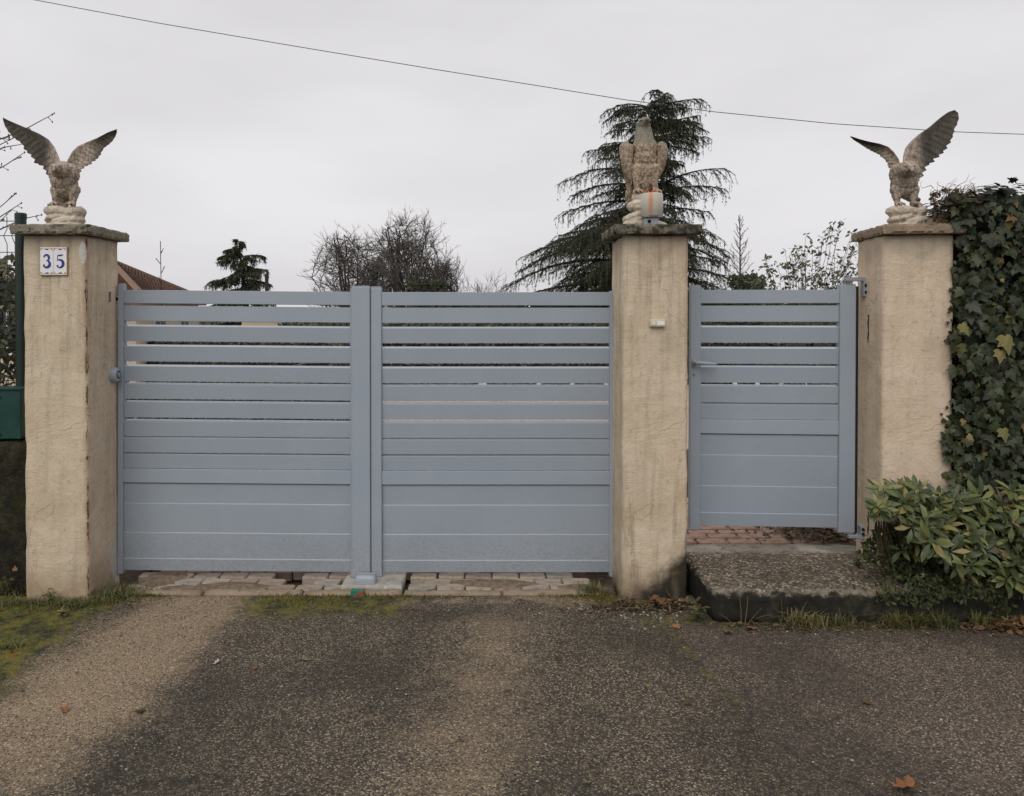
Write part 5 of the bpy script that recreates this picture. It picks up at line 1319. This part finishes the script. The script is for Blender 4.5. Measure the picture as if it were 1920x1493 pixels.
# the limbs that shape the outline
for (py0, az, px, rs, dr) in ((360, R(6), 1350, .62, .30), (372, R(-14), 1330, .45, .35), (400, R(14), 1325, .30, .25), (470, R(172), 975, .25, .40), (455, R(188), 985, .30, .42), (420, R(178), 1070, .32, .40), (440, R(-4), 1352, .12, .40), (455, R(10), 1358, .10, .35),
    (350, R(176), 1068, .20, .3), (545, R(180), 955, .22, .30), (560, R(172), 985, .20, .32), (520, R(4), 1362, .12, .3), (250, R(178), 1128, .25, .2), (262, R(2), 1296, .25, .2), (300, R(185), 1110, .18, .2), (310, R(-6), 1262, .2, .2), (215, R(0), 1268, .5, .3), (222, R(180), 1140, .5, .3), (205, R(20), 1245, .5, .4), (210, R(160), 1165, .5, .4), (245, R(15), 1290, .35, .25), (285, R(165), 1120, .45, .3), (275, R(-8), 1285, .1, .25), (240, R(200), 1135, .2, .2)):
    ln = abs(px - 1205) / F * D / max(.5, abs(math.cos(az))); br.append((zfrac(py0), az, ln, rs, dr))
cedar((bx_, D, bz), (bx_ + .25, D, topz), br, 'tall dark cedar behind the middle pillar and its eagle', 11, 1.0, .26)
r_ = random.Random(42); D = 34.0; bz = -.05; topz = Z_(446, D); bx_ = X_(472, D); br = []
sil2 = [(446, 3, 3), (462, 18, 12), (480, 36, 34), (500, 44, 40), (520, 52, 42), (545, 62, 42), (620, 66, 50)]
def silr2(py, az):
    l = np.interp(py, [a for a, b, c in sil2], [b for a, b, c in sil2]); r2 = np.interp(py, [a for a, b, c in sil2], [c for a, b, c in sil2]); w_ = (math.cos(az) + 1) / 2; return (l * (1 - w_) + r2 * w_) / F * D
for i in range(54):
    py = 450 + 170 * (i / 54); az = r_.uniform(0, 6.283); ln = silr2(py, az) * r_.choice((.4, .7, .9, 1.1)); br.append(((Z_(py, D) - bz) / (topz - bz), az, max(.2, ln), r_.uniform(.15, .35), r_.uniform(.25, .45)))
for (py0, az, px) in ((470, R(170), 436), (492, R(185), 428), (508, R(0), 510), (482, R(5), 508), (530, R(180), 408), (534, R(175), 405)):
    br.append(((Z_(py0, D) - bz) / (topz - bz), az, abs(px - 466) / F * D, .30, .25))
cedar((bx_, D, bz), (X_(448, D), D, topz), br, 'small leaning cedar beyond the left driveway gate leaf', 12, .9, .22, .20)

# bare trees
def bare(base, H, spread, seed, label, n0=9, levels=5, up=.9, tr=.14, fork=.12, name='bare_tree', leaves=0, mat='twig', thin=1.0, lean=(0, 0)):
    r_ = random.Random(seed); base = Vector(base); t = thing(name, label, 'tree', base); tb = MB(); tips = []
    st = Vector((0, 0, H * fork)); tb.tube([Vector((0, 0, -.05)), st * .5, st], [tr, tr * .85, tr * .8], 7, False)
    crown = MB()
    def grow(p, d, ln, rad, lv):
        pts = [p]; k_ = 4 if lv < 3 else 3; q = p; dd = d.copy(); rads = [rad]
        for i in range(k_):
            dd = (dd + Vector((r_.gauss(0, .13), r_.gauss(0, .13), r_.gauss(.05, .08)))).normalized(); q = q + dd * ln / k_; pts.append(q); rads.append(rad * (1 - .55 * (i + 1) / k_))
        (tb if lv < 2 else crown).tube(pts, rads, 5 if lv < 2 else 3, False)
        if lv >= levels: tips.append((pts[-1], dd)); return
        nb = r_.choice((3, 4, 5)) if lv < levels - 1 else r_.choice((3, 4, 5))
        for j in range(nb):
            i0 = r_.randint(1, k_ ) if j else k_; b = pts[i0]; a = r_.random() * 6.283; o_ = dd.orthogonal().normalized(); o2 = dd.cross(o_); ang = r_.uniform(.3, .85)
            nd = (dd * math.cos(ang) + (o_ * math.cos(a) + o2 * math.sin(a)) * math.sin(ang) + Vector((0, 0, .12))).normalized()
            grow(b, nd, ln * r_.uniform(.48, .74), max(.0075 * thin, rads[i0] * .62), lv + 1)
    for i in range(n0):
        a = 2 * math.pi * i / n0 + r_.uniform(-.3, .3); sp = r_.uniform(.15, 1) * spread
        d = Vector((math.cos(a) * sp + lean[0], math.sin(a) * sp * .8 + lean[1], up)).normalized(); grow(st, d, H * .40 * r_.uniform(.8, 1.15), tr * .42, 1)
    tb.build('trunk', M['bark'], t); crown.build('twigs', M[mat], t)
    if leaves:
        ms = []
        for p, d in tips:
            for _ in range(leaves if r_.random() < .35 else 0): ms.append(basis(p + Vector((r_.gauss(0, .05), r_.gauss(0, .05), r_.gauss(-.03, .05))), (r_.gauss(0, .3), r_.gauss(0, .3), -1), (r_.gauss(0, 1), -1, 0), r_.uniform(.05, .10)))
        link('hanging_seeds' if mat == 'twig' else 'leaves', scatter('leaves', OV, OF, ms), M['shrub_far'] if mat != 'twig' else M['twig'], t)['kind'] = 'stuff'
    return t
D = 27.0
def crown_tree(px, hw, topy, D, label, seed, n1=13, n2=10, lowy=560, seeds=0, thin=1.0):
    r_ = random.Random(seed); base = Vector((X_(px, D), D, -.05)); t = thing('bare_tree', label, 'tree', base); tb = MB(); cw = MB()
    k_ = D / F; ztop = Z_(topy, D) + .05; zc = (Z_(lowy, D) + .05); rz_ = ztop - zc; rx = hw * k_
    tb.tube([(0, 0, 0), (.05, 0, .5), (0, 0, 1.1)], [.19, .16, .14], 7)
    def inside(scale=1.0):
        while True:
            a = Vector((r_.uniform(-1, 1), r_.uniform(-1, 1), r_.uniform(-.75, 1)))
            if .35 < a.length < 1: break
        lump = 1 + .16 * mnoise.noise(a.normalized() * 2.2 + Vector((seed, 0, 0)))
        return Vector((a.x * rx, a.y * rx, a.z * rz_ )) * lump * scale + Vector((0, 0, zc))
    def bend(a, b, n, up, jit):
        m_ = a.lerp(b, .45) + Vector((0, 0, up)); out = []
        for i in range(n + 1):
            q = i / n; p = a * (1 - q) ** 2 + m_ * 2 * q * (1 - q) + b * q * q
            out.append(p + (Vector((r_.gauss(0, jit), r_.gauss(0, jit), r_.gauss(0, jit))) if 0 < i < n else Vector()))
        return out
    for i in range(n1):
        a0 = 2 * math.pi * i / n1; ph_ = r_.uniform(.08, 1.3); fr_ = r_.uniform(.75, .98); e_ = Vector((math.cos(a0) * rx * math.cos(ph_) * fr_, math.sin(a0) * rx * math.cos(ph_) * fr_, zc + rz_ * math.sin(ph_) * fr_))
        L1 = bend(Vector((0, 0, r_.uniform(.5, 1.1))), e_, 9, -.15 * rz_, .04); tb.tube(L1, [.070 - .058 * q / 9 for q in range(10)], 5, False)
        for j in range(n2):
            b = L1[r_.randint(3, 9)]; c = min((inside() for _ in range(4)), key=lambda v_: (v_ - b).length + .8 * abs(v_.z < b.z)); L2 = bend(b, c, 5, .05, .03); cw.tube(L2, [.017 * thin - .0018 * thin * q for q in range(6)], 3, False)
            for l in range(8):
                b2 = L2[r_.randint(1, 5)]; dv = (L2[-1] - L2[0]).normalized(); d = (dv + Vector((r_.gauss(0, .55), r_.gauss(0, .55), r_.gauss(.35, .4)))).normalized(); ln = r_.uniform(.25, .6); L3 = bend(b2, b2 + d * ln, 3, .02, .02); cw.tube(L3, [.009 * thin, .008 * thin, .0065 * thin, .005 * thin], 3, False)
                for m_ in range(4):
                    b3 = L3[r_.randint(1, 3)]; d3 = (d + Vector((r_.gauss(0, .6), r_.gauss(0, .6), r_.gauss(.15, .4)))).normalized(); cw.tube([b3, b3 + d3 * r_.uniform(.1, .28)], [.0055 * thin, .004 * thin], 3, False)
    tb.build('trunk', M['bark'], t); cw.build('twigs', M['twig'], t)
    if seeds:
        ms = [basis(inside() , (r_.gauss(0, .3), r_.gauss(0, .3), -1), (r_.gauss(0, 1), -1, 0), r_.uniform(.06, .12)) for _ in range(seeds)]
        link('hanging_seeds', scatter('leaves', OV, OF, ms), M['twig'], t)['kind'] = 'stuff'
def bt(px, topy, D, spread, seed, label, **kw):
    H = Z_(topy, D) + .05; return bare((X_(px, D), D, -.05), H, spread, seed, label, **kw)
crown_tree(662, 92, 424, 27, 'wide airy bare tree left of the gate centre with spreading twigs', 4, n1=15, n2=11, lowy=545)
crown_tree(762, 84, 408, 26, 'dense rounded bare tree above the gate centre with hanging seed pods', 9, n1=16, n2=12, lowy=535, seeds=260)
crown_tree(832, 36, 478, 28, 'low bare tree behind the right shoulder of the dense rounded one', 16, n1=9, n2=9, lowy=570)
bt(905, 492, 24, .55, 21, 'low thin saplings between the bare tree and the large cedar', n0=8, levels=4, tr=.05, thin=.8, up=1.3, name='bare_sapling')
def spire(px, topy, D, label, wpx, tr=.05, seed=1, n=70, fold=.5):
    r_ = random.Random(seed); H = Z_(topy, D) + .05; t = thing('bare_sapling', label, 'tree', (X_(px, D), D, -.05)); tb = MB(); cw = MB()
    tb.tube([(0, 0, 0), (.02, 0, H * .5), (0, 0, H)], [tr, tr * .6, .007], 6)
    for i in range(n):
        q = .18 + .80 * i / n; a = i * 2.4 + r_.uniform(-.4, .4); ln = wpx / F * D * (1 - q) ** .75 * r_.uniform(.7, 1.25) + .08; p = Vector((0, 0, H * q)); d = Vector((math.cos(a), math.sin(a), .75)).normalized(); pts = [p]
        for j in range(5): d = (d + Vector((r_.gauss(0, .1), r_.gauss(0, .1), .10))).normalized(); pts.append(pts[-1] + d * ln / 5)
        cw.tube(pts, [.009, .008, .007, .006, .005, .004], 3, False)
        for j in range(1, 6):
            for _ in range(2):
                d2 = (d + Vector((r_.gauss(0, .5), r_.gauss(0, .5), .2))).normalized(); cw.tube([pts[j], pts[j] + d2 * ln * r_.uniform(.12, .3)], [.006, .004], 3, False)
    tb.build('trunk', M['bark'], t); cw.build('twigs', M['twig'], t)
spire(1386, 402, 20, 'slender bare young tree right of the large cedar', 52, seed=3)
spire(302, 452, 14, 'thin bare sapling in front of the brown roof', 22, .014, 5, 14)
# leafy arching shrub behind the small gate
b_ = X_(1505, 8.5)
t = thing('arching_shrub', 'sparse arching shrub with small leaves behind the small gate', 'shrub', (b_, 8.5, .1)); st = MB(); ms = []; r_ = random.Random(77)
ends = [(1565, 412), (1560, 430), (1495, 455), (1512, 470), (1432, 490), (1445, 505), (1470, 495), (1530, 470), (1600, 470), (1604, 500), (1580, 500), (1545, 505), (1415, 530), (1450, 530), (1500, 500), (1520, 520), (1590, 530), (1475, 525), (1560, 520), (1600, 440), (1535, 500), (1485, 480)]
for e_ in range(64):
    px, py = ends[e_ % len(ends)]; px += r_.gauss(0, 10 if e_ >= len(ends) else 3); py += r_.gauss(0, 10 if e_ >= len(ends) else 3); py = max(414, py)
    tip = at(px, py, 8.5 + r_.uniform(-.4, .4)) - Vector(t.location); root = Vector((r_.gauss(0, .10), r_.gauss(0, .12), 0)); mid = root.lerp(tip, .55) + Vector((-(tip.x) * .22, 0, .25)); pts = []
    for i in range(13):
        q = i / 12; p = root * (1 - q) ** 2 + mid * 2 * q * (1 - q) + tip * q * q; pts.append(p + Vector((r_.gauss(0, .008), 0, r_.gauss(0, .006))))
    st.tube(pts, [.006 - .0042 * i / 12 for i in range(13)], 4, False)
    for i in range(5, 13):
        if r_.random() < .55 + .05 * i:
            for _ in range(r_.choice((2, 3, 4)) if i < 11 else 6):
                a = r_.random() * 6.28; ms.append(basis(pts[i] + Vector((r_.gauss(0, .03), r_.gauss(0, .03), r_.gauss(0, .025))), (math.cos(a), math.sin(a) * .6, r_.gauss(-.4, .4)), (r_.gauss(0, .5), -.5, .8), r_.uniform(.035, .075)))
st.build('stem', M['twig'], t); o = link('leaves', scatter('leaves', OV, OF, ms), M['shrub_far'], t); o['kind'] = 'stuff'

# leaf masses
def leafmass(name, label, cat, loc, boxes, n, s, mat, seed, kind=None, core=True, twigs=0):
    r_ = random.Random(seed); t = thing(name, label, cat, loc); ms = []; cb = MB(); o_ = Vector(loc)
    for (x0, x1, y0, y1, z0, z1) in boxes:
        if core:
            grid_box(cb, x0 + s - o_.x, x1 - s - o_.x, y0 + s - o_.y, y1 - s - o_.y, z0 - o_.z, z1 - s * 1.3 - o_.z, max(.12, s), s * .9, 2.2, s, seed)
        vol = n // len(boxes)
        for i in range(vol):
            f_ = r_.random(); x = r_.uniform(x0, x1); z = r_.uniform(z0, z1); y = y0 + abs(r_.gauss(0, .08))
            top = z1 - .16 * (z1 - z0) * (.5 + .5 * mnoise.noise(Vector((x * 1.4, seed, 0)))) - .1 * mnoise.noise(Vector((x * 5, 0, seed)))
            if f_ > .7: z = top + r_.gauss(0, s * .6); y = r_.uniform(y0, y1)
            elif z > top: continue
            if f_ < .06: x = r_.choice((x0, x1)); y = r_.uniform(y0, y1)
            y += .12 * mnoise.noise(Vector((x * 2, z * 2, seed)))
            ms.append(basis(Vector((x, y, z)) - o_, (r_.gauss(0, .8), r_.gauss(0, .5), r_.gauss(.1, .8)), (r_.gauss(0, .6), -1, r_.gauss(.4, .5)), s * r_.uniform(.6, 1.3)))
    me = scatter('foliage', OV, OF, ms); link('foliage', me, mat, t)
    if core: cb.build('stems', M['bark'], t)
    return t
leafmass('hedge', 'long dark clipped hedge across the yard behind the driveway gate', 'hedge', (0, 19, 0), [(-5.2, 13, 19, 20.2, .0, 1.62)], 15000, .13, M['hedge'], 1)
leafmass('hedge', 'dark taller conifer hedge behind the large cedar trunk', 'hedge', (6, 24, 0), [(-1.0, 15, 24.5, 26, 0, 2.3)], 9000, .18, M['cedar'], 2)
leafmass('garden_bush', 'low dark bushes near the left driveway gate leaf', 'bush', (-4, 13, 0), [(-8, -1.9, 12.0, 12.9, -.05, .55)], 7000, .07, M['hedge'], 3)
leafmass('garden_bush', 'medium dark bush in front of the beige house', 'bush', (-5, 14.5, 0), [(-9, -2.4, 15.2, 16, 0, 1.33)], 8000, .10, M['hedge'], 4)
leafmass('conifer_bush', 'small rounded conifer below the slender bare tree', 'bush', (6.6, 19.5, 0), [(6.05, 7.2, 18.6, 19.4, 0, 2.35), (6.3, 7.0, 18.5, 19.2, 2.0, 2.7)], 5000, .09, M['cedar'], 6)
leafmass('conifer_bush', 'small brownish conifer at the foot of the dense bare tree', 'bush', (-1.9, 24, 0), [(-2.3, -1.3, 23.6, 24.4, 0, 3.0)], 3500, .10, M['cedar'], 7)
# bush behind the mesh fence on the left, individual big leaves
gb_ = thing('garden_bush', 'olive leafy bush behind the green mesh fence at the left edge', 'bush', (-3.9, 5.7, 0)); org = Vector(gb_.location); mats_ = []; r_ = random.Random(31); st = MB()
for i in range(8000):
    x = r_.uniform(-5.6, -3.2); z = .7 + 1.46 * r_.random() ** .6 + r_.uniform(-.05, .0 + .12 * mnoise.noise(Vector((x * 5, 0, 0)))); y = r_.uniform(5.1, 6.0)
    if mnoise.noise(Vector((x * 2.6, y * 2.6, z * 2.6))) < -.22: continue
    mats_.append(basis((x, y, z), (r_.gauss(0, .8), r_.gauss(-.2, .6), r_.gauss(0, .6)), (r_.gauss(0, .5), -.6, .7), r_.uniform(.05, .10)))
    if i % 90 == 0: st.tube([Vector((-4.1 + r_.gauss(0, .25), 5.7, 0)) - org, Vector(((x - 4.1) / 2, y, z * .6)) - org, Vector((x, y, z + .05)) - org], [.008, .005, .002], 4, False)
def sc_l(m_):
    p = m_.translation; a = (p.x / p.y * F + 905); return (0 if -20 < a < 60 else 100) + p.y
scatter_parts(gb_, OV, OF, mats_, M['photinia'], sc_l, origin=org, nmax=160)
st.build('stem', M['twig'], gb_)
# bare tree whose twigs come in from the left
t = thing('bare_tree', 'bare tree whose budding twigs reach in over the fence at the left edge', 'tree', (-5.6, 6.6, 0)); org = Vector(t.location); tb = MB()
tb.tube([(0, 0, -.05), (.05, 0, 1.2), (.1, 0, 2.3), (.0, 0, 3.4)], [.09, .08, .06, .03], 8)
tw = MB(); buds = MB()
for (ax_, ay, bx2, by2) in ((-160, 330, 98, 215), (-150, 360, 30, 257), (-140, 300, 45, 270), (-160, 400, 46, 286), (-160, 500, 30, 363), (-150, 520, 40, 381), (-120, 470, 78, 403), (-120, 260, 18, 262), (-140, 560, 20, 395)):
    a, b = at(ax_, ay, 6.6) - org, at(bx2, by2, 6.2) - org; root = Vector((.08, 0, min(3.2, max(1.4, a.z - .4)))); pts = [root]
    for i in range(1, 10): q = i / 9; pts.append(root.lerp(a, min(1, q * 2.2)).lerp(b, max(0, (q - .3) / .7)) + Vector((0, 0, .02 * math.sin(q * 9 + ax_))))
    pts[-1] = b; tw.tube(pts, [.016 - .0133 * i / 9 for i in range(10)], 5, False)
    for i in range(4, 10):
        for _ in range(2):
            p = pts[i - 1].lerp(pts[i], rnd.random()); e2 = p + Vector((rnd.uniform(.0, .05), rnd.gauss(0, .02), rnd.gauss(.01, .03))); tw.tube([p, e2], [.0035, .002], 4, False); buds.ball(e2, (.006, .006, .009), None, 6, 4)
    buds.ball(b, (.007, .007, .010), None, 6, 4)
tb.build('trunk', M['bark'], t); tw.build('twigs', M['twig'], t); buds.build('buds', M['twig'], t)

# house with hipped tile roof
H0 = (X_(207, 17.5), 17.5); zap = Z_(491, 17.5); ze = 2.15
cn = [(X_(-120, 14.8), 14.8), (X_(262, 14.2), 14.2), (X_(388, 20.5), 20.5), (X_(-20, 22.0), 22.0)]
hs_ = thing('house', 'beige rendered house with a brown hipped tile roof at the left', 'house', (cn[1][0] - 3, 17.5, 0)); o_ = Vector(hs_.location)
ins = [(H0[0] + (x - H0[0]) * .90, H0[1] + (y - H0[1]) * .90) for x, y in cn]
for i in range(4):
    (ax_, ay), (bx2, by2) = ins[i], ins[(i + 1) % 4]; d = Vector((bx2 - ax_, by2 - ay, 0)); n_ = Vector((d.y, -d.x, 0)).normalized() * .12
    vs = [Vector((ax_, ay, 0)), Vector((bx2, by2, 0)), Vector((bx2, by2, ze)), Vector((ax_, ay, ze))]; vs += [v_ - n_ for v_ in vs]
    MB().add([v_ - o_ for v_ in vs], [(0, 1, 2, 3), (5, 4, 7, 6), (0, 4, 5, 1), (3, 2, 6, 7), (1, 5, 6, 2), (4, 0, 3, 7)]).build('wall', M['render'], hs_)
    L_ = d.length; dn = d.normalized(); out = n_.normalized()
    for q in (.3, .7):
        c = Vector((ax_, ay, 0)) + d * q; wv = MB(); a, b = c - dn * .5, c + dn * .5
        def slab(a, b, z0, z1, t0, t1): return [a + out * t0 + Vector((0, 0, z0)), b + out * t0 + Vector((0, 0, z0)), b + out * t0 + Vector((0, 0, z1)), a + out * t0 + Vector((0, 0, z1)), a + out * t1 + Vector((0, 0, z0)), b + out * t1 + Vector((0, 0, z0)), b + out * t1 + Vector((0, 0, z1)), a + out * t1 + Vector((0, 0, z1))]
        BF = [(0, 1, 2, 3), (5, 4, 7, 6), (0, 4, 5, 1), (3, 2, 6, 7), (1, 5, 6, 2), (4, 0, 3, 7)]
        wn = MB().add([v_ - o_ for v_ in slab(a, b, .95, 1.95, .03, -.02)], BF).build('window', M['white'], hs_)
        MB().add([v_ - o_ for v_ in slab(a + dn * .07, c - dn * .03, 1.02, 1.88, .034, .0)], BF).build('pane', M['glass'], wn)
        MB().add([v_ - o_ for v_ in slab(c + dn * .03, b - dn * .07, 1.02, 1.88, .034, .0)], BF).build('pane', M['glass'], wn)
ap = Vector((H0[0], H0[1], zap)); core = []
rf = MB(); tv = []
for i in range(4):
    A_, B_ = Vector((*cn[i], ze)), Vector((*cn[(i + 1) % 4], ze)); nr = 34
    nrm_ = (B_ - A_).cross(ap - A_).normalized()
    for r2 in range(nr):
        f0, f1 = r2 / nr, (r2 + 1.15) / nr; f1 = min(1, f1); a0, b0 = A_.lerp(ap, f0), B_.lerp(ap, f0); a1, b1 = A_.lerp(ap, f1), B_.lerp(ap, f1)
        n_t = max(1, int((b0 - a0).length / .24))
        for j in range(n_t):
            u0, u1 = j / n_t, (j + .97) / n_t; p0, p1, p2, p3 = a0.lerp(b0, u0), a0.lerp(b0, u1), a1.lerp(b1, u1), a1.lerp(b1, u0); up = nrm_ * .035; md0 = p0.lerp(p1, .5) + up * 1.9; md1 = p3.lerp(p2, .5) + up * .8
            k_ = len(tv); tv += [p0 + up, md0, p1 + up, p2, md1, p3, p0, p1]; rf.f += [(k_, k_ + 1, k_ + 4, k_ + 5), (k_ + 1, k_ + 2, k_ + 3, k_ + 4), (k_ + 6, k_ + 7, k_ + 2, k_ + 1, k_)]
rf.v = [tuple(v_ - o_) for v_ in tv]
ro = rf.build('roof_tiles', M['roof'], hs_); ro['kind'] = 'stuff'
MB().add([Vector((*c, ze)) - o_ for c in cn] + [ap - o_ - Vector((0, 0, .02))] + [Vector((*c, ze - .12)) - o_ for c in cn], [(0, 1, 4), (1, 2, 4), (2, 3, 4), (3, 0, 4), (8, 7, 6, 5), (0, 5, 6, 1), (1, 6, 7, 2), (2, 7, 8, 3), (3, 8, 5, 0)]).build('roof', M['ridge'], hs_)
for c in cn: MB().tube([Vector((*c, ze + .03)) - o_, ap + Vector((0, 0, .03)) - o_], .07, 6).build('ridge', M['ridge'], hs_)
# stove pipe by the small cedar, on a low shed
sd = thing('shed', 'low grey shed with a dark stove pipe beside the small cedar', 'shed', (X_(500, 30), 31, 0))
MB().box(-1.0, .9, -1, 1.6, 0, 1.75).build('wall', M['render'], sd)
MB().add([(-1.2, -1.2, 1.75), (1.1, -1.2, 1.75), (1.1, 1.8, 1.75), (-1.2, 1.8, 1.75), (-1.2, .3, 2.05), (1.1, .3, 2.05)], [(0, 1, 5, 4), (2, 3, 4, 5), (0, 4, 3), (1, 2, 5), (3, 2, 1, 0)]).build('roof', M['white'], sd)
pz_ = Z_(513, 30.2); MB().tube([(X_(498, 30.2) - X_(500, 30), -.6, 1.8), (X_(498, 30.2) - X_(500, 30), -.6, pz_)], .075, 10).build('stove_pipe', M['bark'], sd)
# white posts along the far hedge
for i, px in enumerate((905, 1010, 1073, 1137, 1378, 1420, 1465, 1508)):
    p = gnd(px, 726); wd = .10 if px == 905 else .045
    o = MB().box(-wd, wd, -.045, .045, 0, .30 + .05 * (i % 3), .01).build('white_post', M['white'], None, (X_(px, 17.8), 17.8, -.01)); tag(o, ('wide low white post near the middle of the right driveway leaf, seen through its slats', 'thin white post just right of the wide one, seen through the right driveway leaf', 'second thin white post from the middle pillar, seen through the driveway gate',
        'thin white post closest to the middle pillar, seen through the driveway gate', 'leftmost white post seen through the slats of the small gate', 'second white post from the left seen through the small gate',
        'third white post from the left seen through the small gate', 'rightmost white post seen through the slats of the small gate')[i], 'post', 'low white posts in front of the far hedge')
